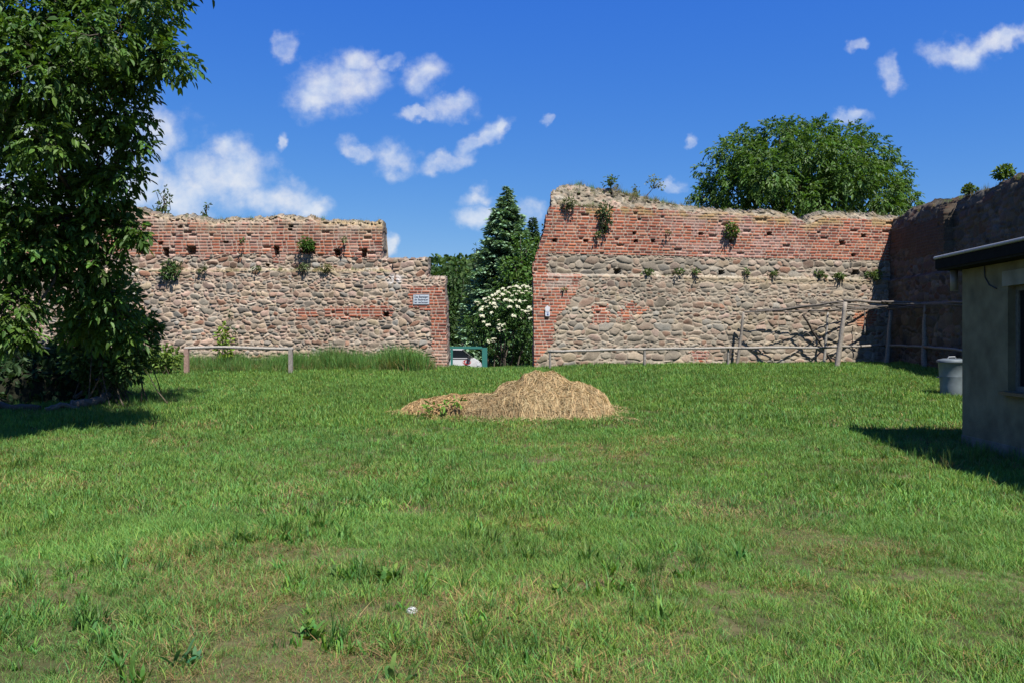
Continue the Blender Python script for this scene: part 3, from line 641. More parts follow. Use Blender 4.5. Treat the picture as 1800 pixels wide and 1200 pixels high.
# shrubs
def shrub(name, label, x, y, clumps, col, leaf, dens, kind='s', stems=8, cat='shrub', z=None, group=None, stemcol=(.12, .10, .07), lw=.5, spread=.2, mat=None):
    z = float(gz(x, y)) if z is None else z
    root = thing(name, label, cat, (x, y, z), 0, group); st = G(); fo = G()
    for (dx, dy, dz, rx, rz) in clumps:
        for k in range(max(1, stems // len(clumps))):
            e = np.array([dx, dy, dz]) + R.normal(size=3) * rx * .5
            st.tube(branch_path((R.normal(0, spread), R.normal(0, spread), 0), e, 5, .03, .05), np.linspace(.02, .005, 5) * min(1, .3 + rx), 4, stemcol, cap=False)
        n = max(12, int(1.8 * dens * rx * rx)); P, dd = clump_points((dx, dy, dz), (rx, rx, rz), n, .2); D = dd + np.array([0, 0, .1]) + .5 * R.normal(size=(n, 3)); ll = R.uniform(*leaf, n)
        if kind == 'comp': compound(fo, P, D, ll, col, 5, .5, .4)
        else:
            nn = rdir(n); nn[:, 2] = np.abs(nn[:, 2]) + .5; leaves(fo, P, D, nn, ll, ll * lw, greens(n, np.asarray(col) * 1.5))
    st.build('stem', M_BARK, root); fo.build('foliage', mat or M_LEAF, root); return root
d = 17.5; x = at(205, d); z = float(gz(x, d))
shrub('shrub', 'dark many stemmed shrub growing in the shade under the walnut crown', x, d, px_clumps(x, d, z, [(200,520,45,0),(160,560,45,0),(240,570,36,0),(190,600,50,0),(250,610,26,0),(215,640,45,0),(150,630,42,0),(270,580,18,0),(120,590,30,0),(180,670,36,.3)]), (.07, .13, .035), (.11, .18), 1000, stems=30, z=z, spread=.5)
d = 23.6; x = at(285, d); z = float(gz(x, d))
shrub('shrub', 'low yellow green leafy shrub in sun beside the left post of the short beam', x, d, px_clumps(x, d, z, [(285,618,16,0),(268,625,14,0),(303,625,15,0),(280,635,18,0),(300,638,14,0),(262,640,12,0)]), (.11, .18, .035), (.10, .17), 700, stems=12, z=z)
d = 25.2; x = at(393, d); z = float(gz(x, d))
shrub('sapling', 'slender bright yellow green sapling growing behind the short beam', x, d, px_clumps(x, d, z, [(392,574,7,0),(390,588,10,0),(395,600,11,0),(388,612,10,0),(400,618,9,0),(392,630,8,-.1)]), (.17, .25, .04), (.10, .16), 900, stems=6, z=z)
d = 25.4; x = at(406, d); z = float(gz(x, d))
shrub('wall_plant', 'dark spindly climber against the stones beside the bright sapling', x, d, px_clumps(x, d, z, [(404,545,4,0),(405,560,5,0),(408,580,7,0),(412,592,7,0),(416,600,5,0)]), (.05, .08, .03), (.06, .10), 900, stems=5, z=z, cat='plant')

# plants rooted in the masonry
def wall_depth(px):
    if px < 800: return WL_Y
    if px < 1566:     # along the turned wall
        k = (px - 900) / FP; tt = math.tan(RW_ANG); return (RW_A[1] - tt * RW_A[0]) / (1 - tt * k)
    return RT_O[0] * FP / (px - 900)
GRP = None
def wplant(name, label, px, py, rpx, col=(.07, .12, .03), leaf=(.05, .10), n=3, out=.16, hang=0., dens=1100, kind='s', sq=.9):
    d = wall_depth(px) - out; x = at(px, d); z = zat(py + rpx * .8, d); sp = []
    for k in range(n):
        sp.append((px + R.normal(0, rpx * .35), py + (hang * rpx * (k / max(1, n - 1)) if hang else R.normal(0, rpx * .3)), rpx * R.uniform(.55, .8), R.normal(0, .05)))
    return shrub(name, label, x, d, px_clumps(x, d, z, sp, sq), col, leaf, dens, kind, stems=n * 2, cat='plant', z=z, spread=.02)
wplant('wall_plant', 'leafy bush sprouting from the long wall just below its leftmost square holes', 293, 474, 15, (.06, .11, .035), (.08, .14), 5)
wplant('wall_plant', 'dense round bush filling the wide hole high on the long wall', 540, 430, 15, (.055, .12, .02), (.06, .10), 6, .14)
wplant('wall_plant', 'small tuft in the brickwork above the rightmost square holes of the long wall', 601, 420, 6, n=2)
wplant('wall_plant', 'tiny dark tuft in the long wall bricks left of the tallest square hole', 428, 423, 5, n=2)
wplant('wall_plant', 'dark hanging clump of weeds on the rubble crown over the gateway end', 1061, 362, 13, (.05, .085, .03), (.06, .12), 6, .12, 3.0)
wplant('wall_plant', 'small dry weed clump on the rubble crown near the gateway edge', 1000, 356, 11, (.10, .12, .05), (.06, .12), 4, .12)
wplant('wall_plant', 'round tuft in the red bricks below the hanging weed clump', 1053, 414, 7, n=3)
wplant('wall_plant', 'small tuft in the red bricks midway along the brick band', 1175, 410, 5, n=2)
wplant('wall_plant', 'bright bush hanging in the brick band right of the middle', 1286, 396, 12, (.09, .15, .03), (.07, .12), 5, .14, 1.2)
for px, py, r, lab in ((1135, 479, 10, 'spreading weed tuft on the stone ledge, the widest near the gateway'), (1195, 475, 9, 'upright bushy weed on the stone ledge next to the widest tuft'), (1224, 477, 7, 'small weed tuft on the ledge right of the upright one'), (1313, 478, 8, 'weed tuft on the ledge right of the pale pointed boulder'),
                       (1360, 479, 7, 'weed tuft on the ledge beneath the dip in the wall top'), (1440, 481, 9, 'weed tuft on the ledge left of the last square hole'), (1475, 483, 10, 'wide low weed tuft touching the last square hole on the ledge'), (1537, 484, 12, 'weed tuft on the ledge at the shaded inner corner')):
    wplant('ledge_weed', lab, px, py, r, (.08, .125, .035), (.06, .12), 4, .12, sq=.5, dens=900)
wplant('ledge_weed', 'weed tuft on the brick shelf above the white plaque', 992, 507, 6, (.08, .12, .035), (.05, .09), 3, .12, sq=.6)
wplant('wall_plant', 'dry thistle like weed on the ledge of the long wall below the round bush', 575, 468, 9, (.20, .20, .08), (.06, .1), 4, .2)
wplant('wall_plant', 'grey green weed on the long wall ledge left of the dry one', 532, 472, 11, (.12, .15, .07), (.06, .1), 4, .2, sq=.6)
wplant('wall_plant', 'dark low weed on the long wall ledge beneath the tiny tuft', 450, 472, 7, (.07, .10, .03), (.06, .1), 3, .2, sq=.6)
wplant('wall_plant', 'dark low weed on the long wall ledge right of the leafy bush', 353, 474, 8, (.07, .10, .03), (.06, .1), 3, .2, sq=.6)
# bushes on the crest
wplant('crest_shrub', 'sprawling shrub on the crown of the tall wall, nearest the gateway', 1072, 318, 12, (.08, .13, .04), (.08, .14), 6, -.35, dens=380)
wplant('crest_shrub', 'thin upright weed on the tall wall crown between two shrubs', 1117, 330, 8, (.09, .12, .05), (.06, .1), 4, -.35, 1.6, dens=500)
wplant('crest_shrub', 'little round headed tree with a bare stem on the tall wall crown', 1150, 322, 12, (.17, .20, .09), (.06, .1), 5, -.35, dens=600)
wplant('crest_shrub', 'sparse shrub on the tall wall top beside the domed walnut tree', 1210, 352, 9, (.09, .13, .05), (.06, .1), 4, -.4, dens=260)
wplant('crest_shrub', 'leafy shrub on the shaded wall top nearest the picture edge', 1762, 303, 16, (.09, .15, .03), (.08, .14), 9, -.35, dens=800)
wplant('crest_shrub', 'low spreading shrub on the shaded wall top left of the leafy one', 1703, 332, 13, (.09, .14, .04), (.08, .12), 8, -.35, dens=750, sq=.5)
wplant('crest_shrub', 'small shrub hanging on the broken brick edge above the gateway', 958, 397, 8, (.06, .09, .03), (.06, .1), 4, -.2, 1.5, dens=600)
# bare stem of the little tree
g_ = G(); dd_ = wall_depth(1140) + .35
g_.tube([(at(p, dd_), dd_, zat(q, dd_)) for p, q in ((1134, 352), (1138, 343), (1144, 336), (1152, 326))], [.02, .016, .012, .006], 5, (.12, .1, .08))
for o in list(COL.objects):
    if o.get('label', '').startswith('little round headed'): st = g_.build('trunk', M_BARK, o); st.matrix_parent_inverse.identity(); st.location = -Vector(o.location)

# ------------------------------------------------------------------ grass
def tuft(nb, rad, hmin, hmax, w, dry, bend=.5, seed=0, seg=3, oval=False, cg=(.155, .325, .068)):
    g = G(); r = np.sqrt(R.random(nb)) * rad; a = R.uniform(0, 6.283, nb); P = np.stack([r * np.cos(a), r * np.sin(a), np.full(nb, -.012)], -1)
    az = R.uniform(0, 6.283, nb); H = R.uniform(hmin, hmax, nb) * R.uniform(.7, 1, nb); be = R.uniform(.1, 1, nb) * bend * H
    dv = np.stack([np.cos(az), np.sin(az), 0 * az], -1); fa = az + np.pi / 2 + R.normal(0, .5, nb); sv = np.stack([np.cos(fa), np.sin(fa), 0 * az], -1)
    isd = R.random(nb) < dry
    C = np.where(isd[:, None], greens(nb, (.36, .28, .13), .3, .1), greens(nb, cg, .35, .35))
    H = np.where(isd, H * .6, H); be = np.where(isd, be * 1.5 + .03, be)
    rows = []; W = np.asarray(w * R.uniform(.7, 1.3, nb))
    for k in range(seg):
        t = k / seg; c = P + dv * (be * t ** 1.8)[:, None] + np.array([0, 0, 1.0]) * (H * t)[:, None]
        ww = (W * ((.25 + 1.9 * t * (1.25 - t)) if oval else (1 - .5 * t)) * .5)[:, None]; rows += [c - sv * ww, c + sv * ww + np.array([0, 0, .15 if oval else 0]) * ww]
    rows.append(P + dv * be[:, None] + np.array([0, 0, 1.0]) * (H * .97)[:, None])
    V = np.stack(rows, 1); m = V.shape[1]; b = np.arange(nb)[:, None] * m
    qs = np.concatenate([b + [2 * k, 2 * k + 1, 2 * k + 3, 2 * k + 2] for k in range(seg - 1)]); ts = b + [m - 3, m - 2, m - 1]
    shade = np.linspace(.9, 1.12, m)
    g.add(V.reshape(-1, 3), [qs, ts], (C[:, None] * shade[None, :, None]).reshape(-1, 3)); return g

def scatter(name, label, cat, P, rot, scl, idx, tint, protos):
    pc = bpy.data.collections.new(name + '_tufts')
    for k, gq in enumerate(protos): pc.objects.link(gq.build('tuft%02d' % k, M_GRASS, link=False))
    o = mk(name, P, [], M_GRASS); me = o.data; n = len(P)
    def at_(nm, ty, dat, key):
        a = me.attributes.new(nm, ty, 'POINT'); a.data.foreach_set(key, np.ascontiguousarray(dat, dtype=np.int32 if ty == 'INT' else np.float32).ravel())
    at_('rot', 'FLOAT_VECTOR', rot, 'vector'); at_('scl', 'FLOAT_VECTOR', scl, 'vector'); at_('idx', 'INT', idx, 'value')
    at_('tint', 'FLOAT_COLOR', np.concatenate([tint, np.ones((n, 1))], 1), 'color')
    ng = bpy.data.node_groups.new(name + '_scatter', 'GeometryNodeTree')
    ng.interface.new_socket('Geometry', in_out='INPUT', socket_type='NodeSocketGeometry'); ng.interface.new_socket('Geometry', in_out='OUTPUT', socket_type='NodeSocketGeometry')
    N = ng.nodes; L = ng.links; gi = N.new('NodeGroupInput'); go = N.new('NodeGroupOutput')
    ci = N.new('GeometryNodeCollectionInfo'); ci.inputs['Collection'].default_value = pc; ci.inputs['Separate Children'].default_value = True; ci.inputs['Reset Children'].default_value = True
    ip = N.new('GeometryNodeInstanceOnPoints'); ip.inputs['Pick Instance'].default_value = True
    def na(nm, ty):
        q = N.new('GeometryNodeInputNamedAttribute'); q.data_type = ty; q.inputs[0].default_value = nm; return q.outputs[0]
    L.new(gi.outputs[0], ip.inputs['Points']); L.new(ci.outputs[0], ip.inputs['Instance']); L.new(na('idx', 'INT'), ip.inputs['Instance Index'])
    er = N.new('FunctionNodeEulerToRotation'); L.new(na('rot', 'FLOAT_VECTOR'), er.inputs[0]); L.new(er.outputs[0], ip.inputs['Rotation']); L.new(na('scl', 'FLOAT_VECTOR'), ip.inputs['Scale'])
    L.new(ip.outputs[0], go.inputs[0]); md = o.modifiers.new('scatter', 'NODES'); md.node_group = ng
    return tag(o, label, cat, kind='stuff')

def field(d0, d1, dens, half=.66, extra=1.5):
    n = int((half * (d1 * d1 - d0 * d0) + 2 * extra * (d1 - d0)) * dens); y = np.sqrt(R.uniform(d0 * d0, d1 * d1, n)); x = R.uniform(-1, 1, n) * (half * y + extra); return np.stack([x, y], -1)
Pn = np.concatenate([field(2.6, 7.5, 330), field(7.5, 14, 95), field(14, 31, 42)])
lev = np.concatenate([np.full(len(field(2.6, 7.5, 0)), 0)]) if False else None
yy = Pn[:, 1]; xx = Pn[:, 0]
ok = ~((yy > 26.05) & (xx < -2.0)) & ~((xx > .62) & (yy > 26.0 + (xx - .6) * math.tan(RW_ANG) - .05)) & ~((xx > 12.9) & (yy > 12)) & ~((xx > 6.72 - .055 * (12.35 - yy)) & (yy < 12.33))
ok &= ~(((xx - .45) / 1.45) ** 2 + ((yy - 16.2) / .95) ** 2 < 1)
Pn = Pn[ok]; xx = Pn[:, 0]; yy = Pn[:, 1]; n = len(Pn)
dryn = .6 * fbm(xx * .55, yy * .55, 4, 101) + .4 * fbm(xx * 2.2, yy * 2.2, 3, 102); dry = sstep(.50, .66, dryn) * .68 + .2
dry = dry * np.where(yy > 15, .55, 1)
for (p, q, r) in ((60,850,.9),(130,770,.6),(1150,775,1.0),(1080,790,.7),(1250,940,.45),(990,965,.25),(300,990,.4),(1650,1050,.4),(1330,760,.7),(640,985,.2),(960,1100,.4),(1500,730,.9),(20,950,.5),(1400,880,.5),(760,900,.4),(450,880,.5),(1180,1130,.35),(80,1060,.3),(1560,960,.4),(700,760,.5)):
    d = EYE * FP / (q - 600); d = d - gz(0, d) * FP / (q - 600) * .8; dry = np.maximum(dry, .95 * np.exp(-(((xx - at(p, d)) / (r * 1.3)) ** 2 + ((yy - d) / r) ** 2)) * sstep(.3, .5, fbm(xx * 2.5, yy * 2.5, 3, 104)))
thin = fbm(xx * 1.6, yy * 1.6, 3, 107)
near = yy < 7.5; mid = (yy >= 7.5) & (yy < 14)
protos = []
TH = field(2.6, 9.5, 260); TH = TH[~((TH[:, 0] > 6.72 - .055 * (12.35 - TH[:, 1])) & (TH[:, 1] < 12.33))]
for dr in (.05, .15, .35, .7):
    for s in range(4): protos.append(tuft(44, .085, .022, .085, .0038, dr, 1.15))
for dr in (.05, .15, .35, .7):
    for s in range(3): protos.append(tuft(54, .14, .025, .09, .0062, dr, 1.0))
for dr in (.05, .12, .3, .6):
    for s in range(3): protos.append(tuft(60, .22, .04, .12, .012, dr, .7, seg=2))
for s in range(4): protos.append(tuft(24, .05, .07, .20, .006, .04, .9, cg=(.11, .24, .05)))      # coarse tall tufts
for s in range(3): protos.append(tuft(18, .07, .05, .13, .02, .0, 1.0, cg=(.13, .30, .05)))         # broad-bladed weeds
db = np.clip((dry + R.normal(0, .12, n)) * 3.4, 0, 3.99).astype(int)
idx = np.where(near, db * 4 + R.integers(0, 4, n), np.where(mid, 16 + db * 3 + R.integers(0, 3, n), 28 + db * 3 + R.integers(0, 3, n)))
tall = fbm(xx * 1.1 + 40, yy * 1.1, 3, 103); special = (R.random(n) < np.where(near, .042, .03) * sstep(.45, .7, tall) * 3 * (.5 + 1.2 * sstep(.3, -2.5, xx) + 1.0 * sstep(2, 4, xx)))
idx = np.where(special, np.where(R.random(n) < .72, 40 + R.integers(0, 4, n), 44 + R.integers(0, 3, n)), idx)
sc = R.uniform(.75, 1.25, n) * (.72 + .7 * fbm(xx * .8, yy * .8, 3, 105)); sc = np.where(near & (thin < .36), sc * .55, sc)
sc = np.where(special, sc * np.where(yy > 14, .75, 1), sc)
hu = fbm(xx * .4 + 9, yy * .4, 3, 111)[:, None]
tint = (np.array([1.0, 1.0, 1.0]) * (1 - hu) + np.array([1.15, .98, .8]) * hu) * R.uniform(.8, 1.18, (n, 1)) * (.72 + .56 * fbm(xx * 1.3, yy * 1.3, 4, 112))[:, None]
rot = np.stack([R.normal(0, .1, n), R.normal(0, .1, n), R.uniform(0, 6.283, n)], -1)
protos += [tuft(46, .10, .006, .028, .0042, .72, 3.2) for _ in range(4)]; m = len(TH)
sc = np.concatenate([sc, R.uniform(.8, 1.3, m)]); rot = np.concatenate([rot, np.stack([0 * TH[:, 0], 0 * TH[:, 0], R.uniform(0, 6.28, m)], -1)]); idx = np.concatenate([idx, 47 + R.integers(0, 4, m)]); tint = np.concatenate([tint, R.uniform(.6, 1.05, (m, 1)) * np.ones((1, 3))]); xx = np.concatenate([xx, TH[:, 0]]); yy = np.concatenate([yy, TH[:, 1]]); n = len(xx)
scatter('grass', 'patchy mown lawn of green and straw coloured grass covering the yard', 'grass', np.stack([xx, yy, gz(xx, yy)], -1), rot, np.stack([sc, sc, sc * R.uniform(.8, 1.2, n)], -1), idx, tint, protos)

# long meadow grass along the wall foot
def band(pts):  # (px0,px1,d0,d1,count,scale)
    Q, S = [], []
    for (p0, p1, d0, d1, c, s) in pts:
        d = R.uniform(d0, d1, c); p = R.uniform(p0, p1, c); Q.append(np.stack([(p - 900) / FP * d, d], -1)); S.append(np.full(c, s) * R.uniform(.55, 1.15, c))
    return np.concatenate(Q), np.concatenate(S)
Q, S = band([(225,760,24.9,25.9,900,.9),(230,520,24.3,25.2,350,.62),(500,750,24.6,25.9,450,1.0),(-60,230,21,25.9,700,1.05),(740,790,25.6,26.0,25,.5),(940,1560,26.2,27.6,0,.3),(1480,1560,12,12,0,1),(0,330,15.6,20,260,.35)])
ex = [(R.uniform(5.0, 6.7), R.uniform(10.2, 12.2)) for _ in range(45)]; Q = np.concatenate([Q, ex]); S = np.concatenate([S, R.uniform(.28, .62, len(ex))])
hb = [(6.72 - .055 * k, 12.35 - k) for k in np.linspace(-.1, 3, 30)]; Q = np.concatenate([Q, np.array(hb) + R.normal(0, .05, (30, 2)) - [.08, 0]]); S = np.concatenate([S, R.uniform(.3, .6, 30)])
S = S * (.45 + 1.1 * fbm(Q[:, 0] * .9, Q[:, 1] * .9, 3, 131)); k = Q[:, 1] < np.where(Q[:, 0] > .6, 26 + (Q[:, 0] - .6) * math.tan(RW_ANG), 26.0); Q = Q[k]; S = S[k]; n = len(Q)
pt = [tuft(46, .16, .25, .75, .010, .12, .5, cg=(.13, .27, .055)) for _ in range(5)] + [tuft(40, .18, .3, .8, .008, .45, .5, cg=(.17, .26, .08)) for _ in range(3)]
ti = R.uniform(.8, 1.2, (n, 1)) * np.ones((1, 3))
scatter('tall_grass', 'long unmown grass growing along the wall foot and hut foot', 'grass', np.stack([Q[:, 0], Q[:, 1], gz(Q[:, 0], Q[:, 1])], -1), np.stack([R.normal(0, .08, n), R.normal(0, .08, n), R.uniform(0, 6.28, n)], -1), np.stack([S, S, S], -1), R.integers(0, 8, n), ti, pt)

# dry grass on the wall tops and ledges
W_P, W_S = [], []
def strip(px0, px1, fy, n, s, out):
    for p in R.uniform(px0, px1, n):
        d = wall_depth(p) + R.uniform(*out); W_P.append((at(p, d), d, zat(fy(p), wall_depth(p)) + R.uniform(-.03, .02))); W_S.append(s * R.uniform(.5, 1.2))
tl = lambda p: float(np.interp(p, *zip(*L_TOP))); trr = lambda p: float(np.interp(p, *zip(*R_TOP)))
strip(200, 665, tl, 190, .30, (.05, .8)); strip(-100, 200, tl, 60, .3, (.05, .8)); strip(975, 1560, trr, 230, .32, (.05, .8)); strip(1080, 1200, trr, 70, .45, (0, .6))
strip(300, 680, lambda p: 476, 150, .22, (-.17, -.05)); strip(680, 752, lambda p: 457, 20, .15, (.05, .7)); strip(1100, 1560, lambda p: 482 + (p - 935) * 9 / 630, 90, .16, (-.14, -.04))
strip(985, 1060, lambda p: 363, 60, .26, (-.05, .1)); strip(975, 1190, lambda p: trr(p) + R.random() * max(0, 366 - trr(p)), 170, .22, (-.02, .35)); strip(1580, 1800, lambda p: 600 - (5.72 - EYE) / wall_depth(p) * FP, 110, .32, (.1, .9))
W_P = np.array(W_P); W_S = np.array(W_S); n = len(W_P)
pt = [tuft(34, .16, .2, .8, .012, .6, .6, cg=(.18, .22, .08)) for _ in range(5)] + [tuft(34, .16, .2, .7, .012, .2, .6) for _ in range(2)]
scatter('dry_grass', 'dry tufts of grass growing on the wall crests and ledges', 'grass', W_P, np.stack([R.normal(0, .1, n), R.normal(0, .1, n), R.uniform(0, 6.28, n)], -1), np.stack([W_S] * 3, -1), R.integers(0, 7, n), R.uniform(.8, 1.2, (n, 1)) * np.ones((1, 3)), pt)

# broad-leaved weeds in the lawn
def rosette(name, label, px, py, s, n=12, col=(.085, .16, .03), lw=.3, up=.55, cat='weed'):
    d = EYE * FP / (py - 600); x = at(px, d); z = float(gz(x, d)); root = thing(name, label, cat, (x, d, z))
    s *= .68; g = tuft(int(n * 2.6), .07, s * .35, s * 1.15 * (.6 + up * .5), s * lw * .8, 0, 1.5 / (.6 + up), seg=6, oval=True, cg=np.asarray(col) * 1.45)
    g.build('leaf_rosette', M_LEAF, root)
    return root
rosette('dock_plant', 'broad leaved dock clump just left of and above the dandelion clock', 680, 1020, .20, 16)
rosette('dock_plant', 'dock clump with wide leaves low in the lawn, nearer than the dandelion clock', 545, 1120, .17, 14)
rosette('dock_plant', 'single pale dock with two upright oval leaves at the bottom edge of the lawn', 700, 1195, .15, 5, (.11, .20, .05), .4, 1.3)
rosette('dock_plant', 'small dock on the open lawn far to the right of the dandelion clock', 985, 1040, .15, 9)
rosette('dock_plant', 'yellowish dock at the lawn edge below the hut shadow', 1075, 1150, .11, 8, (.16, .24, .04))
rosette('dock_plant', 'dark dock among coarse grass nearest the bottom left corner', 330, 1165, .18, 10, (.05, .13, .05), .2)
rosette('dock_plant', 'dock clump midway between the dandelion clock and the hay heap', 595, 1015, .14, 6, (.10, .18, .05), .42, 1.1)
rosette('dock_plant', 'dark dock clump left of the pale middle dock', 440, 950, .16, 9, (.06, .13, .03))
# dandelion clock
d = 4.9; x = at(724, d); zt = zat(1076, d); zb = float(gz(x, d)); root = thing('dandelion', 'white round dandelion seed head on a thin stem in the lawn', 'flower', (x, d, zb))
g_ = G(); g_.tube([(0.02, 0, 0), (.005, 0, (zt - zb) * .6), (0, 0, zt - zb)], [.003, .0025, .002], 6, (.2, .25, .1)); g_.build('stem', M_LEAF, root)
g_ = G(); n = 420; dv = rdir(n); c0 = np.array([0, 0, zt - zb]); rr = .034 * R.uniform(.8, 1.05, n)[:, None]
leaves(g_, c0 + dv * rr * .45, dv, rdir(n), rr[:, 0] * .6, .0022, np.full((n, 3), .45), 0, 0)
leaves(g_, c0 + dv * rr, np.cross(dv, rdir(n)), dv, .009, .007, np.full((n, 3), .75), 0, 0); g_.lathe([(.0, zt - zb - .006), (.007, zt - zb - .002), (.007, zt - zb + .003), (0, zt - zb + .007)], 10, (.2, .17, .1)); g_.build('seed_head', M_PETAL, root)

# ------------------------------------------------------------------ hay heap
def hay():
    hx, hy = .45, 16.3; root = thing('hay_heap', 'large tan heap of dried hay lying on the lawn with a low tail', 'hay heap', (hx, hy, 0))
    def hm(X, Y):
        """height over the ground"""
        e1 = 1 - ((X - .14) / 1.22) ** 2 - ((Y - .1) / 1.15) ** 2
        e2 = 1 - ((X - .74) / .74) ** 2 - ((Y + .1) / .95) ** 2
        e3 = 1 - ((X + 1.45) / 1.15) ** 2 - ((Y + .15) / .75) ** 2
        e4 = 1 - ((X - .17) / .72) ** 2 - ((Y - .1) / .8) ** 2
        e5 = 1 - ((X - .7) / .82) ** 2 - ((Y + .45) / .7) ** 2
        f = lambda e: np.sqrt(np.clip(e, 0, 1))
        m = np.maximum.reduce([.65 * f(e1), .60 * f(e2) , .30 * f(e3), .40 * f(1 - ((X + .8) / 1.0) ** 2 - ((Y + .05) / .85) ** 2),   .68 * f(e4) + .20 * np.clip(e4, 0, 1), .30 * f(e5)])
        return m * (.9 + .32 * (fbm(X * 2.1 + 3, Y * 2.1, 3, 201) - .5)) + .16 * (fbm(X * 5, Y * 5, 3, 203) - .5) * np.clip(m * 4, 0, 1) + (m <= 0) * -.08
    xs = np.arange(-2.9, 2.4, .03); ys = np.arange(-1.5, 1.6, .03); X, Y = np.meshgrid(xs, ys); H = hm(X, Y); Zg = gz(X + hx, Y + hy)
    i = np.arange(len(ys) - 1)[:, None] * len(xs); j = np.arange(len(xs) - 1)[None]; F = np.stack([i + j, i + j + 1, i + j + len(xs) + 1, i + j + len(xs)], -1).reshape(-1, 4)
    F = F[(H.ravel()[F] > -.05).any(1)]
    nn = fbm(X * 6, Y * 9, 4, 205)[..., None]
    mk('mound', np.stack([X, Y, Zg + H - .02], -1).reshape(-1, 3), F, M_STRAW, root, (np.array([.27, .185, .09]) * (.6 + .8 * nn)).reshape(-1, 3), True)
    n = 30000; g = G(); x0 = R.uniform(-2.8, 2.3, n); y0 = R.uniform(-1.4, 1.3, n); h0 = hm(x0, y0); k = (h0 > .03) | ((h0 > -.05) & (R.random(n) < .5)) | ((R.random(n) < .13) & (x0 < 1.75) & ((x0 / 2.8) ** 2 + ((y0 + .2) / 1.35) ** 2 < 1))
    x0, y0 = x0[k], y0[k]; n = len(x0); e = .05
    gx = (hm(x0 + e, y0) - hm(x0 - e, y0)); gy = (hm(x0, y0 + e) - hm(x0, y0 - e)); a = np.arctan2(-gy, -gx) + R.normal(0, 1.1, n) + (fbm(x0 * 2, y0 * 2, 2, 207) - .5) * 5
    L = R.uniform(.12, .5, n); W = R.uniform(.004, .011, n); cv = R.normal(0, .9, n); seg = 5; rows = []; lift = R.uniform(0, .05, n) * (R.random(n) < .75) + R.uniform(0, .02, n)
    for q in range(seg + 1):
        t = q / seg - .5; aa = a + cv * t; px = x0 + np.cos(aa) * L * t; py = y0 + np.sin(aa) * L * t; hz = np.maximum(hm(px, py), 0) + gz(px + hx, py + hy) + lift * (1 - 2.5 * t * t) + .004
        s = np.stack([-np.sin(aa) * W / 2, np.cos(aa) * W / 2, R.normal(0, .002, n)], -1); c = np.stack([px, py, hz], -1); rows += [c - s, c + s]
    V = np.stack(rows, 1); m = V.shape[1]; b = np.arange(n)[:, None] * m
    C = greens(n, (.56, .41, .215), .36, .1); gr = fbm(x0 * 1.5, y0 * 1.5, 3, 209)[:, None]; C = C * (1 - .25 * sstep(.5, .7, gr)) * (.85 + .3 * fbm(x0 * 4, y0 * 4, 2, 210))[:, None]
    C = np.where((x0 < -1.3)[:, None], C * np.array([1.0, .93, .86]), C)
    g.add(V.reshape(-1, 3), np.concatenate([b + [2 * q, 2 * q + 1, 2 * q + 3, 2 * q + 2] for q in range(seg)]), np.repeat(C, m, 0)); g.build('straw', M_STRAW, root)
hay()
for (px, py, lab) in ((795, 712, 'green weed growing through the low tail of the hay heap'), (760, 722, 'green weed at the thin end of the hay heap tail')):
    d = 15.6; x = at(px, d); z = float(gz(x, d))
    shrub('weed', lab, x, d, px_clumps(x, d, z, [(px, py - 8, 9, -.2), (px + 12, py - 5, 7, -.2), (px - 12, py, 7, -.3)], .7), (.12, .22, .035), (.09, .16), 500, stems=6, cat='weed', z=z, lw=.3)

# ------------------------------------------------------------------ timber
WC = (.33, .30, .26); WD = (.20, .175, .145)
def pole(g, a, b, r0, r1=None, col=WC, n=8, wob=.012): g.tube(branch_path(a, b, n, 0, wob), np.linspace(r0, r1 or r0, n), 7, np.asarray(col) * R.uniform(.85, 1.15), rough=.05)
def W3(px, py, d): return np.array([at(px, d), d, zat(py, d)])
def short_beam():
    d = 23.8; root = thing('beam_rail', 'short weathered grey beam on two squat posts before the tall grass', 'wooden rail', (at(420, d), d, 0)); o = np.array([at(420, d), d, 0])
    for p, w, c in ((328, 3.6, (.40, .27, .22)), (511, 3.3, (.34, .31, .27))):
        g = G(); x = at(p, d) - o[0]; r = w / FP * d; zg = float(gz(at(p, d), d)); g.box((x - r, -r, zg - .2), (x + r, r, zat(613, d)), c); g.build('post', M_WOOD, root)
    g = G(); n = 9; xs = np.linspace(at(325, d), at(516, d), n) - o[0]; zz = zat(611.5, d) + .025 * np.sin(np.linspace(0, 5, n)) + np.linspace(-.01, 0, n); g.tube(np.stack([xs, 0 * xs, zz], -1), .045, 8, (.40, .37, .32), rough=.06); g.build('rail', M_WOOD, root)
short_beam()
def long_rail():
    pts = [W3(965, 617, 25.2), W3(1133, 613.5, 25.65), W3(1300, 611.5, 26.1), W3(1450, 610.5, 26.3), W3(1556, 607, 27.2), W3(1626, 609.5, 25.4), W3(1700, 617, 22.0)]
    o = pts[0].copy(); o[2] = 0; root = thing('beam_rail', 'long thin pole rail running along the foot of the tall wall into the shade', 'wooden rail', tuple(o))
    for k in range(len(pts) - 1):
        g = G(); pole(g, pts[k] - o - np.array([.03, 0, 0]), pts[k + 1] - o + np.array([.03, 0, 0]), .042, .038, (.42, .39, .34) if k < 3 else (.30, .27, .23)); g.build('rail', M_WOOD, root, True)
    for p, d, r in ((967, 25.22, .035), (1133, 25.67, .045), (1280, 26.1, .035)):
        g = G(); x = at(p, d); y = float(gz(x, d)); t = zat(614 if p != 1280 else 612, d); pole(g, np.array([x, d, y - .15]) - o, np.array([x, d, t - .02]) - o, r, r, (.36, .33, .29)); g.build('post', M_WOOD, root)
    g = G(); pole(g, np.array([at(1277, 26.7), 26.7, .75]) - o, np.array([at(1286, 26.8), 26.8, zat(612, 26.8)]) - o, .035, .035, (.10, .085, .07)); g.build('brace', M_WOOD, root)
long_rail()
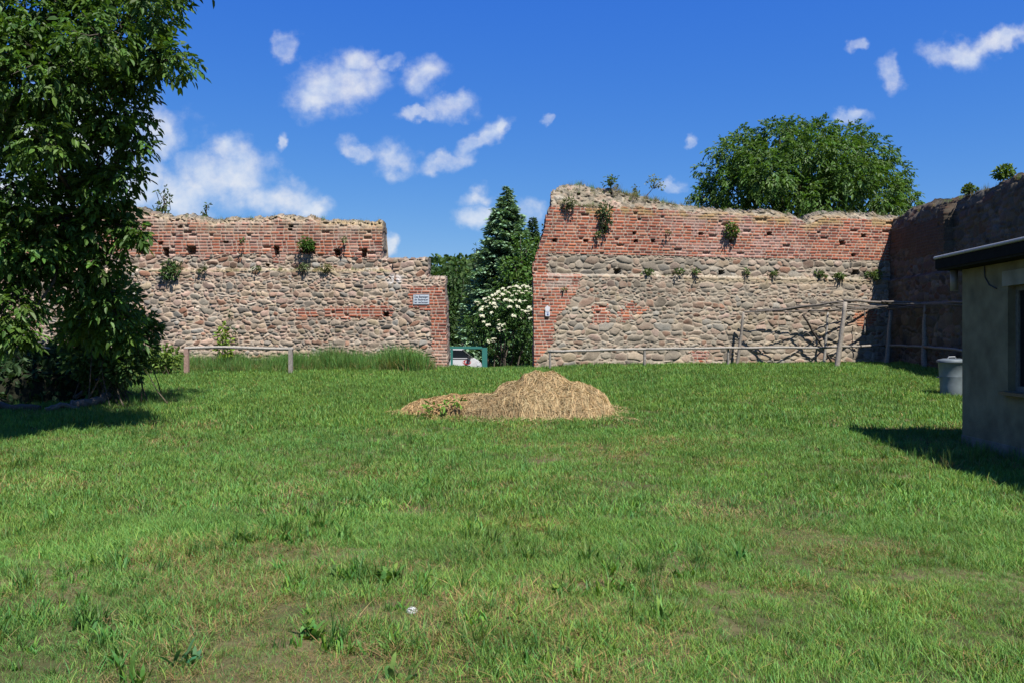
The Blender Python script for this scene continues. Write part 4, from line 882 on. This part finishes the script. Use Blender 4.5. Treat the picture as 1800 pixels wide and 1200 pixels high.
def pergola():
    o = np.array([at(1480, 26), 26., 0]); root = thing('pergola', 'rickety open pergola of rough bare poles in the wall corner', 'pergola', tuple(o))
    P = {'a': ((1294, 26.6), (1307, 549)), 'b': ((1447, 27.1), (1455, 549)), 'c': ((1470, 25.5), (1486, 531)), 'd': ((1558, 27.0), (1566, 545)), 'e': ((1624, 25.5), (1627, 536)), 'f': ((1520, 27.3), (1520, 531))}
    for k, ((pb, d), (pt_, yt)) in P.items():
        g = G(); xb = at(pb, d); zb = float(gz(xb, d)) - .2
        if k == 'f': a = W3(pt_, 588, d)
        else: a = np.array([xb, d, zb])
        r = {'a': .055, 'b': .05, 'c': .085, 'd': .075, 'e': .085, 'f': .02}[k]
        pole(g, a - o, W3(pt_, yt, d) - o, r * (1.25 if k in 'de' else 1.05), r * .72, (.34, .30, .25) if k != 'b' else (.42, .39, .34), 9, .02); g.build('post', M_WOOD, root, True)
    for (a, b, r) in (((1306,549,26.6),(1400,543,26.2),.03),((1358,547,26.4),(1488,529,25.5),.05),((1484,528,25.5),(1560,533,25.9),.055),((1550,530,25.8),(1640,533,25.3),.045),((1620,534,25.4),(1712,529,22.2),.04),((1450,531,25.9),(1486,546,27.0),.03),
                      ((1420,547,27),(1600,537,26.4),.028),((1310,548,26.7),(1460,549,27.1),.024),((1440,548,27.1),(1570,541,27.0),.03),((1550,530,25.7),(1610,541,26.6),.025),((1470,541,26.3),(1640,541,25.6),.022),((1560,543,27.),(1622,535,25.4),.03),((1622,545,25.6),(1632,575,25.7),.015),((1535,541,27.85),(1400,536,26.1),.03),((1560,541,27.5),(1440,531,25.8),.035),((1500,545,27.6),(1380,545,26.6),.025),((1545,533,26.3),(1700,537,23.0),.03),((1330,546,26.5),(1490,536,26.1),.025)):
        g = G(); pole(g, W3(*a) - o, W3(*b) - o, r * .85, r * .65, (.19, .165, .14), 9, .022); g.build('roof_pole', M_WOOD, root, True)
    for (a, b) in (((1411,553,26.9),(1464,640,27.2)),):
        g = G(); pole(g, W3(*a) - o, W3(*b) - o, .035, .03, (.08, .065, .055), 7, .02); g.build('brace', M_WOOD, root, True)
pergola()

# ------------------------------------------------------------------ gateway barrier and car
TEAL = (.045, .22, .19)
def barrier():
    d = 28.0; o = np.array([at(824, d), d, 0.]); root = thing('barrier', 'teal green painted barrier frame of two posts and a top bar in the gateway', 'barrier', tuple(o))
    for p, w in ((794, .075), (852, .17)):
        g = G(); x = at(p, d) - o[0]; zb = float(gz(at(p, d), d)) - .2; g.box((x - w / 2, -w / 2, zb), (x + w / 2, w / 2, zat(613 if p < 800 else 610.6, d)), np.asarray(TEAL)); g.build('post', M_PAINT, root)
    g = G(); g.box((at(790.5, d) - o[0], -.045, zat(613, d) + .002), (at(847.4, d) - o[0], .045, zat(608.8, d)), TEAL); g.build('bar', M_PAINT, root)
barrier()
def extr(poly, y0, y1, bev=.0):
    P = np.array(poly); n = len(P); V = np.concatenate([np.c_[P[:, 0], np.full(n, y0), P[:, 1]], np.c_[P[:, 0], np.full(n, y1), P[:, 1]]]); k = np.arange(n)
    return V, [np.stack([k, (k + 1) % n, (k + 1) % n + n, k + n], -1), k[None, ::-1], (k + n)[None]]
def car():
    d = 44.0; xf = at(846, d); zb = float(gz(xf - 2, d + .8)); L = 4.25
    s = (zat(611.6, d) - zb) / 1.45
    root = thing('parked_car', 'white hatchback with a red ring emblem on its side parked beyond the barrier', 'car', (xf - L / 2, d + .85, zb))
    W = .82; g = G()
    # body side profile: rear -> front
    prof = [(-2.1,.35),(-2.12,.62),(-2.05,.88),(-1.95,.95),(1.45,.95),(1.66,.93),(1.90,.80),(2.06,.66),(2.12,.50),(2.12,.30),(1.85,.24),(1.72,.24),(1.66,.42),(1.52,.56),(1.30,.60),(1.08,.56),(.94,.42),(.88,.24),(-.92,.24),(-.98,.42),(-1.12,.56),(-1.34,.60),(-1.56,.56),(-1.70,.42),(-1.76,.24),(-2.02,.26)]
    prof = [(a, b * s) for a, b in prof]; V, F = extr(prof, -W, W); V[:, 1] *= 1 - .06 * (V[:, 2] < .4); g.add(V, F, (.80, .80, .80)); b = g.build('body', M_CARPAINT, root)
    g = G(); roof = [(-1.98,.955),(-1.86,1.30),(-1.66,1.41),(-.2,1.45),(.95,1.44),(1.16,1.40),(1.14,1.345),(-.2,1.365),(-1.60,1.33),(-1.76,1.27),(-1.88,.955)]; V, F = extr([(a, c * s) for a, c in roof], -W * .86, W * .86); g.add(V, F, (.80, .80, .80)); g.build('roof', M_CARPAINT, root)
    g = G(); cab = [(-1.86,.955),(-1.73,1.265),(-1.58,1.325),(-.2,1.36),(1.10,1.34),(1.64,.955)]; V, F = extr([(a, c * s) for a, c in cab], -W * .85, W * .85); g.add(V, F, (.015, .02, .025)); g.build('window', M_GLASS, root)
    for x0, x1 in ((-.62, -.56), (.42, .48)):
        g = G(); g.box((x0, -W * .87, .94 * s), (x1, -W * .855, 1.38 * s), (.03, .03, .03)); g.build('pillar', M_PAINT, root)
    g = G(); g.tube([(1.66, -W * .85, .94 * s), (1.12, -W * .86, 1.38 * s)], .025, 6, (.03, .03, .03)); g.build('pillar', M_PAINT, root)
    g = G(); g.box((.2, -W - .012, .885 * s), (1.42, -W - .002, .92 * s), (.03, .03, .03)); g.build('side_strip', M_PAINT, root)
    for x in (-1.34, 1.30):
        for y in (-W + .02, W - .2):
            wr = thing('wheel', None, None); wr.parent = root; wr.location = (x, y + .09, .29 * s); del_ = None
            g = G(); g.lathe([(.17,-.09),(.27,-.09),(.29,-.06),(.29,.06),(.27,.09),(.17,.09)], 24, (.02, .02, .02)); V0 = g; t = V0.build('tyre', M_PAINT, wr, True); t.rotation_euler = (math.pi / 2, 0, 0)
            g = G(); g.lathe([(0,-.07),(.05,-.07),(.12,-.05),(.17,-.08),(.175,.08),(0,.08)], 16, (.4, .4, .42)); t = g.build('rim', M_METAL, wr); t.rotation_euler = (math.pi / 2, 0, 0)
    g = G(); g.box((1.90, -W - .006, .56 * s), (2.09, -W + .25, .66 * s), (.75, .78, .8)); g.build('headlight', M_GLASS, root)
    g = G(); g.box((2.06, -W + .02, .30 * s), (2.16, W - .02, .42 * s), (.04, .04, .04)); g.build('bumper', M_PAINT, root)
    g = G(); g.box((1.42, -W - .17, .955 * s), (1.58, -W + .02, 1.07 * s), (.04, .04, .04)); g.build('mirror', M_PAINT, root)
    # red ring emblem with strokes in it, on the front flank
    g = G(); cx, cz = 1.36, .73 * s; a = np.linspace(0, 2 * np.pi, 33); y = -W - .007
    for rx, rz, w in ((.22, .13, .028),):
        V = np.concatenate([np.c_[cx + rx * np.cos(a), np.full(33, y), cz + rz * np.sin(a)], np.c_[cx + (rx - w) * np.cos(a), np.full(33, y), cz + (rz - w) * np.sin(a)]]); k = np.arange(32); g.add(V, np.stack([k, k + 1, k + 34, k + 33], -1), (.55, .03, .025))
    for x0, x1, z0, z1 in ((-.14,-.08,-.07,.09),(-.08,-.01,-.09,-.05),(.01,.06,-.08,.09),(.06,.12,.05,.09),(.12,.16,-.08,.02)): g.add([(cx+x0*1.0,y,cz+z0),(cx+x1,y,cz+z0),(cx+x1,y,cz+z1),(cx+x0,y,cz+z1)], np.array([[0,1,2,3]]), (.55, .03, .025))
    g.build('emblem', M_SIGN, root)
car()

# ------------------------------------------------------------------ signs on the wall
def sign():
    d = WL_Y - .235; x, z = at(740.5, d), zat(526.5, d); w, h = 27 / FP * d, 16.5 / FP * d; root = thing('warning_sign', 'white rectangular notice board screwed to the brick jamb of the long wall', 'sign', (x, d, z))
    g = G(); g.box((-w / 2, 0, -h / 2), (w / 2, .02, h / 2), (.66, .72, .78)); g.build('board', M_SIGN, root)
    g = G(); f = .012
    for lo, hi in (((-w/2-f,-.004,h/2),(w/2+f,.026,h/2+f)),((-w/2-f,-.004,-h/2-f),(w/2+f,.026,-h/2)),((-w/2-f,-.004,-h/2),(-w/2,.026,h/2)),((w/2,-.004,-h/2),(w/2+f,.026,h/2))): g.box(lo, hi, (.45, .47, .5))
    g.build('frame', M_METAL, root)
    m = mat_col('lettering', .5, .3, 10, 0, base=(.06, .07, .10))
    for k, t in enumerate(('Das Besteigen', 'der Stadtmauer', 'ist verboten')):
        cu = bpy.data.curves.new('lettering', 'FONT'); cu.body = t; cu.size = .088; cu.align_x = 'LEFT'; cu.extrude = .001; cu.offset = .0012
        tmp = bpy.data.objects.new('tmp', cu); COL.objects.link(tmp); bpy.context.view_layer.update(); me = bpy.data.meshes.new_from_object(tmp.evaluated_get(bpy.context.evaluated_depsgraph_get())); bpy.data.objects.remove(tmp)
        wd = max(v.co.x for v in me.vertices); me.materials.clear(); me.materials.append(m); o = bpy.data.objects.new('lettering', me); COL.objects.link(o); o.parent = root
        o.rotation_euler = (math.pi / 2, 0, 0); o.location = (-w / 2 + .025, -.004, h / 2 - .095 - k * .086); s = min(1, (w - .05) / wd); o.scale = (s, 1, 1)
sign()
def plaque():
    p = 962.5; d = wall_depth(p) - .25; x, z = at(p, d), zat(547.5, d); root = thing('plaque', 'small white shield and square tile plaque with blue marks on the brick jamb', 'plaque', (x, d, z), RW_ANG); q = d / FP
    sh = [(-3.9,.2),(-4.7,7.2),(-2.2,8.2),(-.6,10.6),(1.8,8.6),(4.4,7.6),(3.4,.2)]; g = G(); V, F = extr([(a*q, b*q) for a, b in sh], -.012, .012); g.add(V, F, (.78, .78, .80)); g.build('shield', M_SIGN, root)
    sq = [(-4.2,-.6),(-4.2,-7),(-3.2,-8.6),(3.0,-8.6),(4.2,-7),(4.2,-.6)]; g = G(); V, F = extr([(a*q, b*q) for a, b in sq], -.012, .012); g.add(V, F, (.74, .78, .84)); g.build('tile', M_SIGN, root)
    g = G()
    for lo, hi in (((-2.0,-3.0),(2.0,-2.2)),((.6,-3.9),(1.4,-3.0)),((-.6,-4.6),(.8,-3.9)),((-1.6,-7.2),(1.8,-5.2))): g.box((lo[0]*q, -.0155, lo[1]*q), (hi[0]*q, -.0125, hi[1]*q), (.06, .10, .30))
    g.build('symbol', M_SIGN, root)
plaque()

# ------------------------------------------------------------------ dustbin
def bin_():
    d = 18.9; x = at(1673, d); z = float(gz(x, d)) - .02; h = zat(633, d) - z; root = thing('dustbin', 'dented grey galvanised dustbin with its lid on, standing behind the hut corner', 'dustbin', (x, d, z)); gc = (.24, .29, .31)
    g = G(); r = .285; g.lathe([(0,0),(r*.80,0),(r*.80,.03),(r*.82,.05),(r*.86,h*.3),(r*.90,h*.55),(r*.91,h*.56),(r*.908,h*.58),(r*.99,h-.05),(r*1.03,h-.04),(r*1.03,h-.015),(r*.98,h-.01),(0,h-.01)], 40, gc); g.build('body', M_METAL, root, True)
    g = G(); g.lathe([(r*1.09,h-.045),(r*1.10,h),(r*1.0,h+.02),(r*.6,h+.045),(0,h+.05)], 40, np.array(gc) * .62); l = g.build('lid', M_METAL, root, True)
    g = G(); g.tube([(-.09, 0, h + .045), (-.07, 0, h + .08), (.07, 0, h + .085), (.09, 0, h + .045)], .012, 6, (.35, .38, .4)); g.build('lid_handle', M_METAL, l)
    g = G(); g.tube([(-r * .94, -.06, h * .56), (-r * 1.12, -.05, h * .54), (-r * 1.12, .05, h * .54), (-r * .94, .06, h * .56)], .010, 6, (.2, .22, .24)); g.build('handle', M_METAL, root)
bin_()

# ------------------------------------------------------------------ hut
def hut():
    cx, cy = 6.70, 12.35; ang = math.atan2(-1, -80 / FP); root = thing('hut', 'low plastered hut with a flat dark roof, its window wall in shade', 'hut', (cx, cy, 0), ang)
    # local x runs along the visible face towards the camera, local y into the hut
    Ln, Wd, T, H = 5.2, 4.4, .24, 2.66; u0, u1, w0, w1 = 1.25, 2.42, .94, 2.34; PC = (.26, .235, .14); s = +1
    g = G()
    def bx(a, b, c=PC): g.box((a[0], a[1], a[2]), (b[0], b[1], b[2]), c)
    bx((0, 0, -.3), (u0, T, H)); bx((u1, 0, -.3), (Ln, T, H)); bx((u0, 0, -.3), (u1, T, w0)); bx((u0, 0, w1), (u1, T, H))
    bx((0, T, -.3), (T, Wd, H)); bx((Ln - T, T, -.3), (Ln, Wd, H)); bx((T, Wd - T, -.3), (Ln - T, Wd, H)); g.build('wall', M_PLASTER, root)
    g = G(); g.box((.0 - .004, -.012, -.3), (Ln + .004, .0, .22), (.25, .24, .19)); g.build('plinth', M_PLASTER, root)
    g = G(); g.box((u0 - .12, -.014, w1), (u1 + .2, 0, w1 + .20), (.33, .32, .24)); g.build('lintel', M_PLASTER, root)
    wr = thing('window', None, None); wr.parent = root; y = .10
    g = G(); f = .07
    for lo, hi in (((u0, y, w0), (u0 + f, y + .06, w1)), ((u1 - f, y, w0), (u1, y + .06, w1)), ((u0 + f, y, w0), (u1 - f, y + .06, w0 + f)), ((u0 + f, y, w1 - f), (u1 - f, y + .06, w1)), (((u0 + u1) / 2 - .035, y - .004, w0 + f), ((u0 + u1) / 2 + .035, y + .056, w1 - f))): g.box(lo, hi, (.22, .21, .17))
    g.build('frame', M_WOOD, wr)
    g = G(); g.box((u0 + f, y + .025, w0 + f), (u1 - f, y + .035, w1 - f), (.02, .022, .022)); g.build('pane', M_GLASS, wr)
    g = G(); g.box((u0 - .06, -.09, w0 - .05), (u1 + .06, -.001, w0 - .005), (.05, .05, .05)); g.build('sill', M_PAINT, wr)
    rf = G(); ov = .24; rf.box((-.28, -ov, H + .01), (Ln + .3, Wd + .3, H + .035), (.04, .04, .035)); rf.box((-.30, -ov - .02, H + .036), (Ln + .32, Wd + .32, H + .195), (.024, .024, .022)); r = rf.build('roof', M_FELT, root)
    e = G(); e.tube([(-.31, -ov - .022, H + .208), (1.5, -ov - .026, H + .205), (3.2, -ov - .02, H + .209), (Ln + .33, -ov - .022, H + .207)], .024, 8, (.45, .46, .45)); e.build('edge_trim', M_METAL, r)
    g = G(); g.tube([(-.16, -.04, H - .30), (-.16, -.045, H + .005)], .055, 10, (.30, .30, .28)); g.build('downpipe', M_METAL, root, True)
    g = G(); g.tube([(.66, -.012, H), (.68, -.014, H - .16), (.80, -.014, H - .28), (.98, -.012, H - .34)], .008, 5, (.03, .03, .03)); g.build('cable', M_PAINT, root)
hut()

# ------------------------------------------------------------------ timber and heap in the shade of the walnut
def log_(label, pts, r, col=(.19, .165, .14)):
    P = []
    for (px, py, d) in pts: P.append((at(px, d), d, float(gz(at(px, d), d)) + r * .7 + py))
    o = np.array([P[0][0], P[0][1], P[0][2]]); root = thing('log', label, 'log', tuple(o)); g = G()
    P = np.array(P) - o; t = np.linspace(0, len(P) - 1, 10); q = np.stack([np.interp(t, np.arange(len(P)), P[:, k]) for k in range(3)], -1); q[1:-1] += R.normal(0, .015, (8, 3))
    g.tube(q, np.linspace(r, r * .75, 10), 9, col, rough=.06); g.build('wood', M_BARK, root, True)
log_('grey log lying in the shade at the lawn edge under the shrub', [(125, .02, 16.6), (160, .03, 16.9), (192, .12, 17.4)], .10)
log_('short pale broken branch lying between the grey log and the heap', [(80, .02, 16.0), (105, .08, 16.2), (138, .0, 16.4)], .06)
log_('low dark log at the lawn edge nearest the picture side', [(-30, .02, 16.2), (20, .05, 16.3), (70, .0, 16.2)], .09, (.12, .105, .09))
log_('forked dead branch sloping up to the shrub stems', [(130, .1, 17.6), (160, .3, 17.9), (186, .62, 18.4)], .05)
def heap():
    d0 = 18.6; x0 = at(20, d0); root = thing('brush_heap', 'big dark heap of brush and weeds in deep shade beneath the walnut', 'brush heap', (x0, d0, 0)); g = G()
    xs = np.arange(-4, 2.6, .12); ys = np.arange(-1.6, 2.2, .12); X, Y = np.meshgrid(xs, ys)
    e = np.clip(1 - np.clip((X - .2) / 1.9, 0, 9) ** 2 - np.clip((-X - 1.5) / 2.4, 0, 9) ** 2 - (np.abs(Y - .2) / 1.8) ** 2.4, 0, 1); H = 1.16 * e ** .45 * (.92 + .2 * (fbm(X * 1.5, Y * 1.5, 3, 71) - .5)) - .06
    Z = gz(X + x0, Y + d0) + H
    i = np.arange(len(ys) - 1)[:, None] * len(xs); j = np.arange(len(xs) - 1)[None]; F = np.stack([i + j, i + j + 1, i + j + len(xs) + 1, i + j + len(xs)], -1).reshape(-1, 4); F = F[(H.ravel()[F] > -.05).any(1)]
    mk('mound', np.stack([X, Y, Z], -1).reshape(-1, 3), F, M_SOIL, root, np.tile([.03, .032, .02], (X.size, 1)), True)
    n = 9000; k = R.integers(0, X.size, n); ok = H.ravel()[k] > 0; k = k[ok]; n = len(k); P = np.stack([X.ravel()[k], Y.ravel()[k], Z.ravel()[k]], -1) + R.normal(0, .05, (n, 3)); D = rdir(n) * .8 + np.array([0, -.2, .6]); L = R.uniform(.10, .26, n)
    leaves(g, P, D, rdir(n) + [0, 0, .5], L, L * .4, greens(n, (.05, .10, .035), .3)); g.build('weeds', M_LEAF, root)
    for _ in range(26):
        k = R.integers(0, X.size)
        if H.ravel()[k] < .2: continue
        c = G(); a = np.array([X.ravel()[k], Y.ravel()[k], Z.ravel()[k]]); v = rdir(1)[0] * np.array([1, 1, .35]) * R.uniform(.4, .9); c.tube(branch_path(a - v * .5, a + v * .5 + [0, 0, .1], 5, .05, .08), np.linspace(.022, .008, 5), 5, (.14, .12, .1)); c.build('dead_branch', M_BARK, root)
heap()
for lab, a, b in (('pale bleached plank tilting up on the shaded heap, upper of two', (48, 604, 17.5), (80, 600, 17.9)), ('pale bleached plank tilting down on the shaded heap, lower of two', (58, 606, 17.4), (88, 612.5, 17.3))):
    A, B = W3(*a), W3(*b); g = G(); t = thing('plank', lab, 'plank', tuple(A)); g.tube([(0, 0, 0), tuple((B - A) / 2), tuple(B - A)], .02, 4, (.42, .38, .33)); g.build('board', M_WOOD, t)
GROUPS = {'wall_plant': 'plants rooted in the wall faces', 'ledge_weed': 'weeds along the stone ledge', 'crest_shrub': 'shrubs growing on the wall tops', 'dock_plant': 'broad leaved docks in the lawn',
          'log': 'dead timber lying under the walnut', 'plank': 'pale planks on the shaded heap', 'town_wall': 'stretches of the ruined wall', 'beam_rail': 'low wooden rails before the walls', 'walnut_tree': 'walnut trees',
          'spruce_tree': 'conifers behind the gateway', 'birch_tree': 'hanging trees behind the gateway', 'leafy_tree': 'broadleaf trees behind the gateway', 'young_tree': 'young trees behind the long wall', 'weed': 'weeds on the hay heap tail'}
for o in COL.objects:
    if o.parent is None and o.name.split('.')[0] in GROUPS: o['group'] = GROUPS[o.name.split('.')[0]]
